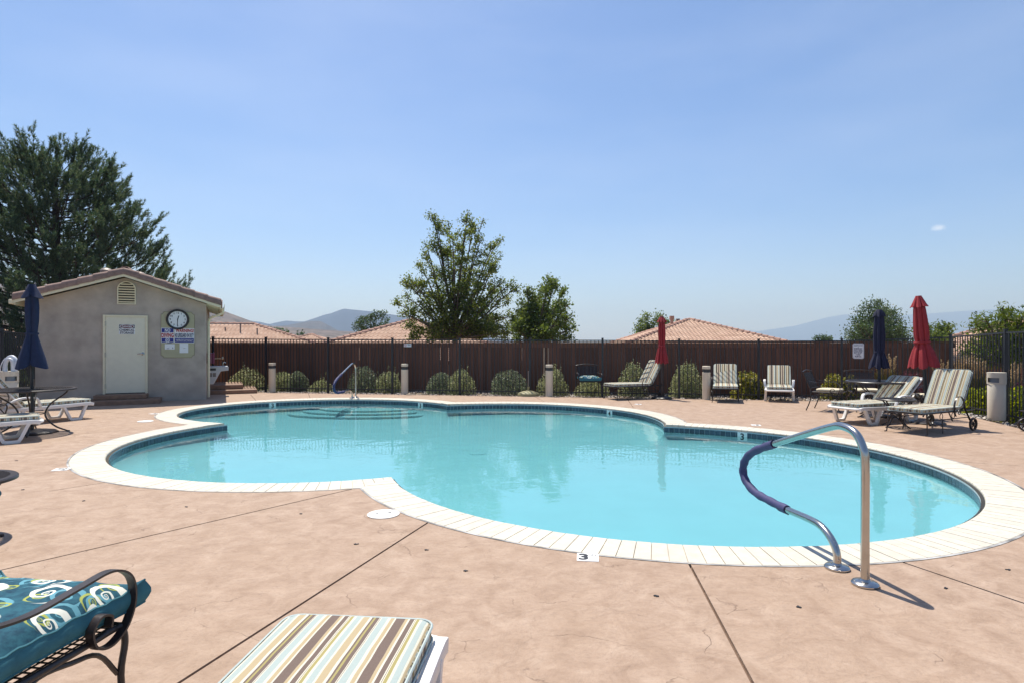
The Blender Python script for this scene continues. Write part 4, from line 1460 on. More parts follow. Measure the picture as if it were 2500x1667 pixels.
for k in range(5200):
    u = npr.uniform(-9.2, UC + 0.3); v = -0.40 + 1.9 * npr.random() ** 1.7
    p = FP(u, v); s = npr.uniform(0.018, 0.042)
    pts.append((p.x, p.y, -0.06 + npr.uniform(0, 0.02))); sz.append(s)
for k in range(2600):
    t_ = npr.uniform(-1.2, 9.0); w_ = npr.uniform(-0.32, 1.3)
    q = CORNER + RD * t_ + FU * w_
    s = npr.uniform(0.018, 0.04)
    pts.append((q.x, q.y, -0.06 + npr.uniform(0, 0.02))); sz.append(s)
gravel('river_rock', pts, sz, [M['rock_a'], M['rock_b'], M['rock_c'], M['rock_a']])
def fence_sign(label, px0, px1, py0, py1):
    a, b = on_line(px0), on_line(px1)
    fd, fn = FU, FV
    if px0 > 2055:                              # on the bent end panel
        s0 = on_line(2055); fd = (CORNER - s0).normalized(); fn = Vector((-fd.y, fd.x, 0))
        def hit(px):
            k = (px - 1250) / FPX
            return s0 + fd * ((k * s0.y - s0.x) / (fd.x - k * fd.y))
        a, b = hit(px0), hit(px1)
    mid = (a + b) / 2
    z0, z1 = AT(px0, py1, mid.y).z, AT(px0, py0, mid.y).z
    o = thing('sign', label, 'sign', Vector((mid.x, mid.y, (z0 + z1) / 2)) - fn * 0.03, math.atan2(fd.y, fd.x))
    return o, (b - a).length, z1 - z0
o, w_, h_ = fence_sign('white rules sign about food and drinks hung on the far iron fence', 2083, 2110.5, 838, 875)
pl = [(-w_ / 2 + 0.03, -h_ / 2), (w_ / 2 - 0.03, -h_ / 2), (w_ / 2, -h_ / 2 + 0.03), (w_ / 2, h_ / 2 - 0.03), (w_ / 2 - 0.03, h_ / 2), (-w_ / 2 + 0.03, h_ / 2), (-w_ / 2, h_ / 2 - 0.03), (-w_ / 2, -h_ / 2 + 0.03)]
MB().prism(pl, -0.003, 0.003).xf(rot).build('plate', M['sign_white'], o)
MB().prism([(x * 0.93, z * 0.95) for x, z in pl], 0.0, 0.0045).xf(rot).build('border_line', M['sign_navy'], o)
MB().prism([(x * 0.90, z * 0.93) for x, z in pl], 0.0, 0.006).xf(rot).build('face', M['sign_white'], o)
for s, z, size, fw_ in (('CONSUMPTION OF FOOD', 0.36, 0.034, 0.78), ('&', 0.26, 0.034, 0.06), ('BEVERAGE AREA', 0.175, 0.042, 0.74), ('FOOD & DRINKS', 0.03, 0.062, 0.77), ('MUST BE KEPT', -0.10, 0.062, 0.72), ("4' AWAY", -0.225, 0.06, 0.42), ('FROM POOL', -0.35, 0.062, 0.6)):
    text('lettering', s, size, M['sign_navy'], o, (0, -0.0075, z * h_), RX, bold=0.001, fit=(w_ * fw_, size * 0.74))
MB().box((0, -0.0065, 0.115 * h_), (w_ * 0.7, 0.002, 0.006)).build('rule_line', M['sign_navy'], o)
o, w_, h_ = fence_sign('tiny white prohibition sign on the far iron fence below the tall tree', 987, 1005, 839, 846.5)
MB().box((0, 0, 0), (w_, 0.004, h_)).build('plate', M['sign_white'], o)
rg_ = MB().lathe([(0.038, 0), (0.038, 0.003), (0.028, 0.003), (0.028, 0), (0.038, 0)], 20).xf(rot)
rg_.bar((-0.024, -0.002, 0.024), (0.024, -0.002, -0.024), 0.010, 0.002, up=(0, 1, 0))
rg_.build('prohibition_ring', M['sign_red'], o, loc=(-w_ * 0.29, -0.002, 0))
for z in (0.2, -0.08):
    MB().box((w_ * 0.2, -0.003, z * h_), (w_ * 0.42, 0.002, 0.012)).build('printed_line', M['sign_navy'], o)

# ------------------------------------------------------------- air
hz = MB().box((0, 3250, 236), (21000, 10900, 480))
HAZE = bpy.data.materials.new('thin_summer_haze')
HAZE.use_nodes = True
hn = HAZE.node_tree
hn.nodes.clear()
ho = hn.nodes.new('ShaderNodeOutputMaterial')
hv = hn.nodes.new('ShaderNodeVolumePrincipled')
hv.inputs['Color'].default_value = (0.49, 0.68, 1.0, 1)
hv.inputs['Density'].default_value = 0.00029
hv.inputs['Absorption Color'].default_value = (0.42, 0.52, 0.6, 1)
hv.inputs['Anisotropy'].default_value = 0.2
hn.links.new(hv.outputs[0], ho.inputs['Volume'])
hzo = hz.build('haze', HAZE)
tag(hzo, kind='stuff')
# ------------------------------------------------------------- plants
def leaf_mat(name, c1, c2, trans=0.45, rough=0.5, c3=None):
    t = NT(name)
    t.n.remove(t.b)
    geo = t.new('ShaderNodeNewGeometry')
    stops = [(0.0, c1), (0.7, c2)] + ([(0.95, c3)] if c3 else [])
    c = t.ramp(geo.outputs['Random Per Island'], stops)
    d = t.new('ShaderNodeBsdfPrincipled')
    d.inputs['Roughness'].default_value = rough
    d.inputs['Specular IOR Level'].default_value = 0.35
    t.l.new(c, d.inputs['Base Color'])
    tl = t.new('ShaderNodeBsdfTranslucent')
    h = t.new('ShaderNodeHueSaturation')
    h.inputs['Hue'].default_value = 0.485
    h.inputs['Saturation'].default_value = 1.15
    h.inputs['Value'].default_value = 1.5
    t.l.new(c, h.inputs['Color'])
    t.l.new(h.outputs[0], tl.inputs['Color'])
    mx = t.new('ShaderNodeMixShader')
    mx.inputs[0].default_value = trans
    t.l.new(d.outputs[0], mx.inputs[1])
    t.l.new(tl.outputs[0], mx.inputs[2])
    t.l.new(mx.outputs[0], t.o.inputs['Surface'])
    return t.m
M['bark'] = mat('grey_brown_bark', (0.10, 0.075, 0.055), 0.9, var=0.3, scale=12, bump=0.5)
M['pine_bark'] = mat('dark_pine_bark', (0.055, 0.04, 0.032), 0.95, var=0.35, scale=14)
M['leaf'] = leaf_mat('mid_green_leaf', (0.05, 0.085, 0.02), (0.14, 0.18, 0.04), 0.55, c3=(0.21, 0.23, 0.07))
M['leaf2'] = leaf_mat('bright_green_leaf', (0.05, 0.09, 0.022), (0.14, 0.185, 0.045), 0.45)
M['leaf_dark'] = leaf_mat('dark_tree_leaf', (0.03, 0.06, 0.022), (0.075, 0.115, 0.04), 0.4)
M['leaf_ash'] = leaf_mat('yellow_green_ash_leaf', (0.05, 0.085, 0.012), (0.12, 0.16, 0.025), 0.45)
M['needle'] = leaf_mat('pine_needle', (0.036, 0.072, 0.042), (0.085, 0.13, 0.066), 0.38, c3=(0.16, 0.18, 0.095))
M['sage'] = leaf_mat('silver_green_leaf', (0.10, 0.135, 0.07), (0.28, 0.31, 0.15), 0.4, c3=(0.5, 0.5, 0.3))
M['sage_dark'] = leaf_mat('grey_green_leaf', (0.05, 0.08, 0.052), (0.15, 0.19, 0.115), 0.35, c3=(0.3, 0.32, 0.19))
M['gold'] = leaf_mat('golden_leaf', (0.08, 0.11, 0.02), (0.27, 0.26, 0.05), 0.35, c3=(0.5, 0.43, 0.11))
M['hedge'] = leaf_mat('yellow_green_hedge_leaf', (0.10, 0.14, 0.015), (0.34, 0.38, 0.04), 0.5)
M['plum'] = leaf_mat('dark_red_barberry_leaf', (0.05, 0.014, 0.018), (0.15, 0.045, 0.055), 0.3)
M['straw'] = leaf_mat('straw_plume', (0.36, 0.26, 0.13), (0.52, 0.40, 0.22), 0.3)
M['blade'] = leaf_mat('grass_blade', (0.10, 0.12, 0.03), (0.24, 0.22, 0.07), 0.4)

def rand_dirs(n):
    d = npr.normal(size=(n, 3))
    return d / np.linalg.norm(d, axis=1, keepdims=True)
def leaves(centers, size, aspect=0.55, up=0.3, jit=0.3, drop=0.0):
    """one folded diamond leaf per centre -> V, F"""
    C = np.asarray(centers, float)
    n = len(C)
    ax = rand_dirs(n) + np.array([0, 0, -drop])
    ax /= np.linalg.norm(ax, axis=1, keepdims=True)
    nr = rand_dirs(n) + np.array([0, 0, up])
    sd = np.cross(ax, nr)
    sd /= np.linalg.norm(sd, axis=1, keepdims=True) + 1e-9
    nn = np.cross(sd, ax)
    L = (size * (1 + npr.uniform(-jit, jit, n)))[:, None]
    W_ = L * aspect
    a = C - ax * L * 0.5
    b = C + sd * W_ * 0.5 + nn * W_ * 0.15
    c = C + ax * L * 0.5
    d = C - sd * W_ * 0.5 + nn * W_ * 0.15
    V = np.stack([a, b, c, d], 1).reshape(-1, 3)
    F = np.arange(4 * n).reshape(-1, 4)
    return V, F
def limb(m, path, r0, r1, n=6):
    k = len(path)
    m.tube(path, r0, n, rs=[r0 + (r1 - r0) * i / (k - 1) for i in range(k)])
def photo_tree(label, base_px, Y, fork_py, tips, nleaf, lsize, mtl, name='tree', spread=0.9, group=None, depth=1.6, foot=-0.07, twig=0.8, trunk_r=0.13, aspect=0.6, sub=9):
    b = AT(base_px, HOR, Y)
    root = thing(name, label, 'tree', (b.x, b.y, foot), 0, group)
    rb = root.location
    fork = AT(base_px, fork_py, Y)
    fork = Vector((b.x, b.y, max(0.4, fork.z)))
    tm = MB()
    limb(tm, [Vector((0, 0, -0.1)), Vector((0.03, 0, (fork.z - foot) * 0.5)), fork - rb], trunk_r, trunk_r * 0.75, 9)
    cents = []
    for (px, py) in tips:
        tip = AT(px, py, Y) + Vector((0, rnd.uniform(-depth, depth), 0))
        k = tip.y / Y
        tip.x *= k
        tip.z = CAMH + (tip.z - CAMH) * k
        st = fork + Vector((0, 0, rnd.uniform(-0.1, 0.25) * (tip.z - fork.z)))
        ln = (tip - st).length
        c1 = st + Vector(((tip.x - st.x) * 0.42, (tip.y - st.y) * 0.5, (tip.z - st.z) * 0.38))
        path = catmull([st, c1, st.lerp(tip, 0.75) + Vector((0, 0, 0.02 * ln)), tip], 4)
        limb(tm, [p - rb for p in path], trunk_r * 0.36, 0.01)
        np_ = len(path)
        for i in range(int(sub)):
            t = rnd.uniform(0.22, 1.0)
            p = path[min(np_ - 1, int(t * (np_ - 1)))]
            d = Vector((rnd.gauss(0, 1), rnd.gauss(0, 1), rnd.uniform(0.1, 1.3))).normalized()
            l2 = twig * (1.15 - 0.75 * t) * rnd.uniform(0.6, 1.2)
            q = p + d * l2
            limb(tm, [p - rb, p.lerp(q, 0.5) + Vector((0, 0, -0.04)) - rb, q - rb], 0.022, 0.005, 4)
            cents.append((p, q, l2))
        cents.append((path[-3], tip, twig * 0.6))
    tm.build('trunk', M['bark'], root, smooth=60)
    per = max(1, nleaf // len(cents))
    C = []
    for p, q, l2 in cents:
        t = npr.beta(2.0, 1.2, per)[:, None]
        a, bb = np.array(p[:]), np.array(q[:])
        sg = 0.115 * spread * (0.55 + 0.45 * t)
        C.append(a + (bb - a) * t + np.clip(npr.normal(size=(per, 3)), -1.7, 1.7) * sg)
    C = np.concatenate(C) - np.array(rb[:])
    V, F = leaves(C, lsize, aspect, drop=0.35)
    np_mesh('crown', V, F, mtl, root)
    return root
photo_tree('tall loose leafed tree with several spires standing behind the middle of the fence', 1112, 24, 826,
    [(1054, 519), (1066, 545), (1095, 540), (1105, 575), (1143, 517), (1135, 560), (1160, 540), (1180, 533), (1176, 580), (1210, 590), (1221, 580), (1224, 620), (1205, 650), (1036, 588), (1045, 640), (1022, 640), (1030, 690), (1000, 682), (985, 688), (990, 725), (962, 738), (975, 765), (990, 795), (1040, 760), (1060, 720), (1080, 660), (1110, 640), (1150, 650), (1170, 700), (1215, 705), (1228, 690), (1255, 688), (1268, 700), (1240, 740), (1225, 775), (1200, 800), (1150, 780), (1080, 800), (1020, 812), (1000, 826), (1170, 818), (1235, 815), (1090, 600), (1120, 700), (1060, 590), (1130, 600), (1250, 800), (1045, 830), (1190, 745), (1268, 815), (1262, 770), (1240, 825), (1215, 820), (1180, 800)],
    29000, 0.09, M['leaf'], 'tall_tree', depth=1.5, spread=1.0, twig=0.85)
photo_tree('shorter leafy tree just right of the tall one behind the fence', 1305, 22, 850,
    [(1345, 682), (1358, 690), (1335, 710), (1322, 705), (1300, 712), (1285, 705), (1272, 725), (1378, 706), (1372, 740), (1390, 742), (1400, 770), (1404, 800), (1380, 790), (1350, 760), (1310, 750), (1270, 760), (1262, 790), (1290, 800), (1330, 810), (1398, 826), (1255, 825), (1290, 745), (1360, 820), (1310, 830), (1258, 800), (1275, 815), (1250, 780)],
    15000, 0.088, M['leaf2'], 'leafy_tree', depth=1.2, twig=0.62, sub=9)
photo_tree('small dark green tree behind the hip roof left of the tall tree', 905, 50, 850,
    [(905, 768), (920, 763), (938, 764), (945, 780), (890, 775), (878, 785), (868, 797), (885, 800), (915, 790), (950, 795), (930, 800)],
    3200, 0.15, M['leaf_dark'], 'small_tree', depth=1.0, twig=0.9, foot=-1.4, spread=1.6, group='trees beyond the fence')
photo_tree('leafy tree behind the hip roof and the small red umbrella', 1590, 50, 850,
    [(1575, 772), (1600, 770), (1615, 770), (1630, 782), (1560, 782), (1552, 795), (1560, 808), (1585, 800), (1610, 795), (1636, 786), (1575, 790), (1555, 815)],
    4200, 0.15, M['leaf2'], 'leafy_tree', depth=1.2, twig=1.0, foot=-1.4, spread=1.8, group='trees beyond the fence')
photo_tree('big round dense tree behind the blue umbrella on the right', 2140, 36, 860,
    [(2140, 743), (2118, 748), (2165, 747), (2185, 760), (2195, 780), (2200, 800), (2215, 812), (2220, 830), (2100, 760), (2085, 780), (2092, 795), (2075, 812), (2068, 828), (2110, 800), (2140, 780), (2165, 790), (2140, 820), (2180, 825), (2100, 828), (2125, 770), (2155, 765), (2150, 800), (2120, 815), (2170, 812), (2200, 825)],
    13000, 0.12, M['leaf_dark'], 'round_tree', depth=2.2, twig=1.0, foot=-1.3, spread=2.0, group='trees beyond the fence')
photo_tree('lighter green low tree right of the red umbrella behind the fence', 2280, 30, 860,
    [(2250, 800), (2262, 793), (2290, 796), (2310, 798), (2325, 797), (2315, 812), (2285, 815), (2255, 820), (2240, 806), (2300, 828), (2270, 826)],
    3400, 0.12, M['leaf2'], 'low_tree', depth=1.0, twig=0.6, foot=-1.3, spread=1.3, group='trees beyond the fence')
photo_tree('small tree tip showing over the board fence left of the white rules sign', 2008, 62, 850,
    [(1995, 826), (2008, 822), (2020, 826), (2030, 824), (2012, 832), (1988, 834)],
    900, 0.17, M['leaf_dark'], 'small_tree', depth=0.8, twig=0.8, foot=-1.4, spread=1.6, group='trees beyond the fence')
photo_tree('yellow green ash tree leaning over the right-hand iron fence', 2470, 16.2, 900,
    [(2448, 750), (2455, 757), (2476, 772), (2498, 768), (2530, 760), (2392, 786), (2405, 778), (2425, 788), (2380, 790), (2440, 790), (2470, 800), (2400, 815), (2430, 822), (2500, 815), (2560, 790), (2420, 850), (2450, 850), (2490, 850), (2390, 850), (2370, 835), (2470, 870), (2540, 850), (2410, 870), (2350, 860), (2375, 880)],
    7500, 0.115, M['leaf_ash'], 'ash_tree', depth=0.9, twig=0.55, aspect=0.28, spread=1.1)
for k, (px, py, w_, Y, lb) in enumerate(((672, 808, 5, 120, 'first small dark tree on the near slope right of the left tile roof'), (682, 806, 6, 122, 'taller small dark tree on the near slope between the tile roofs'), (697, 813, 5, 118, 'tiny dark shrub like tree at the edge of the left tile roof'), (735, 815, 5, 150, 'tiny grey green tree on the plain between the tile roofs'))):
    photo_tree(lb, px, Y, 838, [(px, py), (px - w_, py + 6), (px + w_, py + 6), (px, py + 10), (px - w_, py + 16), (px + w_, py + 16)], 420, 0.55, M['leaf_dark'], 'distant_tree', depth=0.8, twig=1.4, foot=-1.4, spread=3.5, trunk_r=0.25, group='distant trees between the roofs')

# pine behind the pool house
PY = 21.5
pb = AT(137, HOR, PY)
pine = thing('pine_tree', 'large dark green pine tree towering behind the pool house', 'tree', (pb.x, pb.y, -0.3))
def pz(py): return CAMH - (py - HOR) * PY / FPX + 0.3
ptop = pz(368)
pm = MB()
limb(pm, [Vector((0, 0, -0.1)), Vector((0.05, 0, ptop * 0.4)), Vector((-0.05, 0.05, ptop * 0.75)), Vector((0, 0, ptop - 0.4))], 0.24, 0.03, 10)
env_y = [330, 350, 365, 395, 435, 480, 530, 600, 650, 700, 760, 820]
env_r = [r_ * 0.86 for r_ in (10, 50, 95, 118, 150, 195, 224, 262, 300, 335, 345, 330)]
def env(z):
    py = HOR - (z - 0.3 - CAMH) * FPX / PY
    return np.interp(py, env_y, env_r) * PY / FPX
shoots = []
GA = 2.39996
nb = 185
for k in range(nb):
    f = (k + 0.5) / nb
    zt = 0.9 + (ptop - 0.2 - 0.9) * f ** 0.85     # height of the branch tip
    an = k * GA + rnd.uniform(-0.3, 0.3)
    r = env(zt) * rnd.uniform(0.80, 1.03)
    rise = 0.32 * r + 0.25
    z0 = max(0.5, zt - rise)
    d = Vector((math.cos(an), math.sin(an), 0))
    p0 = Vector((0, 0, z0)); p3 = d * r + Vector((0, 0, zt))
    path = catmull([p0, d * r * 0.4 + Vector((0, 0, z0 + rise * 0.18)), d * r * 0.78 + Vector((0, 0, z0 + rise * 0.52)), p3], 3)
    limb(pm, path, 0.05 * (1.2 - f) + 0.012, 0.008, 5)
    sd = Vector((-d.y, d.x, 0))
    ns = int(8 + 11 * (r / 4.5))
    for i in range(ns):
        t = 1 - rnd.random() ** 1.25 * 0.72
        q = path[min(len(path) - 1, int(t * (len(path) - 1)))]
        side = rnd.uniform(-1, 1)
        e_ = q + sd * side * (0.18 + 0.62 * (1.15 - t)) * min(1, r / 2.5) + d * rnd.uniform(0.0, 0.45) + Vector((0, 0, rnd.uniform(0.05, 0.4)))
        if rnd.random() < 0.4: limb(pm, [q, q.lerp(e_, 0.6), e_], 0.013, 0.006, 4)
        ax = (d * 0.55 + sd * side * 0.45 + Vector((0, 0, rnd.uniform(0.55, 1.2)))).normalized()
        for w_ in range(rnd.choice((3, 4, 5))):
            a2 = (ax + Vector((rnd.gauss(0, 0.22), rnd.gauss(0, 0.22), rnd.uniform(0, 0.35)))).normalized()
            o_ = e_ + ax * (0.11 * w_ - 0.1) + Vector((rnd.gauss(0, 0.055), rnd.gauss(0, 0.055), rnd.gauss(0, 0.03)))
            shoots.append((o_, a2, rnd.uniform(0.18, 0.34)))
for k in range(7):                               # leaders at the top
    an = k * 0.9
    o_ = Vector((math.cos(an) * rnd.uniform(0.1, 0.8), math.sin(an) * rnd.uniform(0.1, 0.8), ptop - rnd.uniform(0.1, 0.6)))
    shoots.append((o_, Vector((0, 0, 1)), 0.5))
pm.build('trunk', M['pine_bark'], pine, smooth=60)
NV = []
NN = 42
for o_, ax, ln in shoots:
    o_, ax = np.array(o_[:]), np.array(ax[:])
    t = npr.random(NN)[:, None]
    base_ = o_ + ax * ln * t
    rd = npr.normal(size=(NN, 3))
    rd -= (rd @ ax)[:, None] * ax
    rd /= np.linalg.norm(rd, axis=1, keepdims=True) + 1e-9
    nd_ = ax * npr.uniform(0.55, 1.15, (NN, 1)) + rd * 0.75
    nd_ /= np.linalg.norm(nd_, axis=1, keepdims=True)
    Ln = npr.uniform(0.085, 0.14, (NN, 1))
    sd_ = np.cross(nd_, rand_dirs(NN))
    sd_ /= np.linalg.norm(sd_, axis=1, keepdims=True) + 1e-9
    wd = 0.010
    NV.append(np.stack([base_ - sd_ * wd, base_ + sd_ * wd, base_ + nd_ * Ln], 1))
NV = np.concatenate(NV).reshape(-1, 3)
np_mesh('crown', NV, np.arange(len(NV)).reshape(-1, 3), M['needle'], pine)

# shrubs along the planting strip
def shrub(label, cpx, top_py, hw_px, v=0.72, mtl='sage', n=2600, lsize=0.05, group='silver green shrubs in the gravel strip', name='shrub', spikes=0, flat_=1.0, aspect=0.5, foot=-0.08, at=None, lump=0.16):
    if at is None:
        k = (cpx - 1250) / FPX
        o_ = F0 + FV * v
        u = (k * o_.y - o_.x) / (FU.x - k * FU.y)
        c = o_ + FU * u
    else: c = Vector(at)
    zt = AT(cpx, top_py, c.y).z
    rx = 1.12 * hw_px * c.y / FPX
    h_ = zt - foot
    root = thing(name, label, 'shrub', (c.x, c.y, foot), 0, group)
    d = rand_dirs(n)
    d[:, 2] = np.abs(d[:, 2])
    lump_d = rand_dirs(26)
    lum = 1 + lump * np.max((d @ lump_d.T - 0.82) / 0.18, axis=1).clip(0, 1) - lump * 0.6
    rr = (npr.random(n) ** 0.30) * lum
    P = d * rr[:, None] * np.array([rx, min(rx, 0.62) * flat_, h_ * 0.98])
    P[:, 2] += 0.02
    V, F = leaves(P, lsize, aspect, up=0.5)
    if spikes:
        sv = []
        for k in range(spikes):
            a = rnd.uniform(0, 2 * PI); q = rnd.uniform(0, 0.75)
            x, y = math.cos(a) * rx * q, math.sin(a) * min(rx, 0.6) * q
            zz = h_ * math.sqrt(max(0.05, 1 - q * q)) * 0.85
            hh = rnd.uniform(0.12, 0.32)
            m_ = 16
            t = np.linspace(0, 1, m_)[:, None]
            ln_ = np.array([rnd.uniform(-0.25, 0.25) * hh + x * 0.15, 0, hh])
            sv.append(np.array([x, y, zz]) + t * ln_ + npr.normal(0, 0.010, (m_, 3)))
        V2, F2 = leaves(np.concatenate(sv), lsize * 0.8, 0.6)
        F = np.concatenate([F, F2 + len(V)]); V = np.concatenate([V, V2])
    st = MB()
    for k in range(7):
        a = 2 * PI * k / 7
        st.tube([(0, 0, 0), (math.cos(a) * rx * 0.35, math.sin(a) * 0.2, h_ * 0.45), (math.cos(a) * rx * 0.6, math.sin(a) * 0.35, h_ * 0.75)], 0.012, 5)
    st.build('stem', M['bark'], root)
    np_mesh('foliage', V, F, M[mtl], root)
    return root
shrub('broad round light tipped shrub beside the right corner steps of the pool house', 600, 899, 43, spikes=8)
shrub('low light green shrub right of the leftmost light bollard', 690, 906, 30)
shrub('darker rounded shrub partly merged with the low shrub right of the leftmost bollard', 728, 905, 24, mtl='sage_dark')
shrub('smallest silver green shrub in front of the fence post near the far handrail', 783, 927, 27, n=1400, spikes=4)
shrub('dark round shrub directly behind the far handrail', 888, 894, 36, mtl='sage_dark', n=3000)
shrub('light green shrub left of the second light bollard', 948, 906, 30, spikes=10)
shrub('dark dome shaped shrub right of the second light bollard', 1076, 902, 36, mtl='sage_dark', n=2800)
shrub('pale shrub overlapping the dark dome shrub at a fence post', 1126, 903, 32, v=0.45, spikes=7)
shrub('widest dark dome shrub left of the tan umbrella base', 1242, 903, 44, mtl='sage_dark', n=3200)
shrub('light shrub behind the third light bollard', 1349, 899, 37, spikes=12)
shrub('grey green shrub behind the iron chair with the teal cushion', 1445, 918, 38, mtl='sage', n=2600)
shrub('tall spiky pale shrub behind the reclined striped lounger', 1545, 888, 34, spikes=22, n=3000)
shrub('tallest silver shrub left of the fourth light bollard', 1676, 886, 37, mtl='sage', spikes=16, n=4200, lump=0.2)
shrub('golden yellow leafed shrub between the two striped loungers', 1826, 905, 36, mtl='gold', n=1900, lsize=0.075, aspect=0.75, group='golden shrubs in the gravel strip', v=0.6)
shrub('golden shrub behind the iron chair by the fence post', 2038, 912, 30, mtl='gold', n=1500, lsize=0.065, aspect=0.7, group='golden shrubs in the gravel strip')
shrub('smaller golden shrub hidden behind the far patio table', 2075, 916, 24, mtl='gold', n=1200, lsize=0.065, aspect=0.7, group='golden shrubs in the gravel strip')
shrub('dark red barberry shrub behind the right patio table', 2215, 906, 42, mtl='plum', n=2800, lsize=0.045, group='dark red shrubs', lump=0.2)
def ray(px, Y): return ((px - 1250) / FPX * Y, Y, 0)
shrub('bright yellow green hedge shrub behind the right striped lounger', 2350, 948, 38, mtl='hedge', n=3600, lsize=0.055, at=ray(2364, 13.65), group='yellow green hedge shrubs', aspect=0.65)
shrub('yellow green hedge shrub just left of the trash bin behind the fence', 2405, 946, 40, mtl='hedge', n=3600, lsize=0.055, at=ray(2406, 12.95), group='yellow green hedge shrubs', aspect=0.65)
shrub('yellow green hedge shrub at the right edge behind the iron fence', 2490, 945, 52, mtl='hedge', n=4200, lsize=0.055, at=ray(2492, 11.7), group='yellow green hedge shrubs', aspect=0.65)
shrub('purple flowering low shrub behind the yellow green hedge on the right', 2488, 932, 36, mtl='plum', n=1500, lsize=0.05, at=ray(2486, 12.8), group='dark red shrubs')
shrub('dark shrub with small pink flowers behind the left iron fence', 52, 885, 40, mtl='leaf_dark', n=3200, lsize=0.07, at=(-12.6, 15.0, 0), group='shrubs by the left fence')

def plume_grass(label, cpx, top_py, hw_px, at, nst=46, nbl=160, group='tall straw coloured ornamental grasses'):
    c = Vector(at)
    zt = AT(cpx, top_py, c.y).z + 0.08
    rx = hw_px * c.y / FPX
    root = thing('ornamental_grass', label, 'grass', (c.x, c.y, -0.08), 0, group)
    bl = MB()
    for k in range(nbl):
        a = rnd.uniform(0, 2 * PI); q = rnd.random()
        x, y = math.cos(a) * 0.12 * q, math.sin(a) * 0.12 * q
        ex, ey = math.cos(a) * rx * (0.5 + q), math.sin(a) * rx * (0.5 + q)
        h_ = zt * rnd.uniform(0.45, 0.7)
        bl.ribbon([(x, y, 0), (x + (ex - x) * 0.3, y + (ey - y) * 0.3, h_ * 0.7), (ex, ey, h_)], 0.012, 0.001, (-math.sin(a), math.cos(a), 0))
    tag(bl.build('blade', M['blade'], root), kind='stuff')
    C = []
    stm = MB()
    for k in range(nst):
        a = rnd.uniform(0, 2 * PI); q = rnd.random() ** 0.6
        e_ = Vector((math.cos(a) * rx * q, math.sin(a) * rx * q * 0.8, zt * rnd.uniform(0.78, 1.0)))
        s_ = Vector((e_.x * 0.25, e_.y * 0.25, 0))
        stm.tube([s_, s_.lerp(e_, 0.5) + Vector((0, 0, 0.05)), e_], 0.003, 4)
        t = npr.uniform(0.66, 1.0, 34)[:, None]
        C.append(np.array(s_[:]) + (np.array(e_[:]) - np.array(s_[:])) * t + npr.normal(0, 0.008, (34, 3)))
    tag(stm.build('stalk', M['straw'], root), kind='stuff')
    V, F = leaves(np.concatenate(C), 0.04, 0.35, up=0)
    np_mesh('plume', V, F, M['straw'], root)
def at_far(px, v):
    k = (px - 1250) / FPX
    o_ = F0 + FV * v
    return o_ + FU * ((k * o_.y - o_.x) / (FU.x - k * FU.y))
plume_grass('straw plumed grass clump right behind the blue umbrella', 2160, 862, 24, at_far(2162, 0.7))
plume_grass('few straw plumes leaning left of the corner fence post', 2296, 876, 20, ray(2300, 14.95), nst=12, nbl=50)
plume_grass('tall dense straw plumed grass behind the right striped lounger', 2354, 862, 26, ray(2354, 14.7), nst=70)
plume_grass('second tall straw grass clump left of the board fence on the right', 2384, 872, 20, ray(2386, 14.3), nst=46)
plume_grass('straw plumes behind the right fence post by the trash bin', 2472, 880, 24, ray(2472, 13.6), nst=40)
# ------------------------------------------------------------- furniture materials
M['wrought'] = mat('dark_brown_wrought_iron', (0.028, 0.021, 0.020), 0.38, var=0.25, scale=40, bump=0.15, bscale=120)
M['plastic'] = mat('white_resin', (0.76, 0.74, 0.71), 0.42, var=0.03, scale=6)
M['cream'] = mat('cream_painted_concrete', (0.72, 0.61, 0.46), 0.6, var=0.05, scale=5, bump=0.1)
M['bin'] = mat('beige_bin', (0.62, 0.565, 0.46), 0.6, var=0.05, scale=5)
M['louver'] = mat('dark_louver', (0.10, 0.10, 0.095), 0.4)
M['navy'] = mat('navy_canvas', (0.009, 0.019, 0.058), 0.85, var=0.15, scale=20)
M['deepnavy'] = mat('dark_navy_canvas', (0.010, 0.012, 0.038), 0.85, var=0.15, scale=20)
M['red'] = mat('red_canvas', (0.30, 0.022, 0.028), 0.85, var=0.12, scale=20)
M['rail_blue'] = mat('purple_blue_neoprene', (0.042, 0.042, 0.125), 0.7, var=0.2, scale=60, bump=0.4, bscale=60)
M['hose'] = mat('pale_vacuum_hose', (0.62, 0.64, 0.68), 0.4)
M['creampad'] = mat('cream_chair_pad', (0.60, 0.53, 0.38), 0.85, var=0.12, scale=14)
M['tanbase'] = mat('tan_green_umbrella_base', (0.30, 0.27, 0.13), 0.6, var=0.12, scale=12)
M['tealplain'] = mat('plain_teal_fabric', (0.035, 0.15, 0.19), 0.85, var=0.15, scale=25, bump=0.2, bscale=300, bd=0.001)
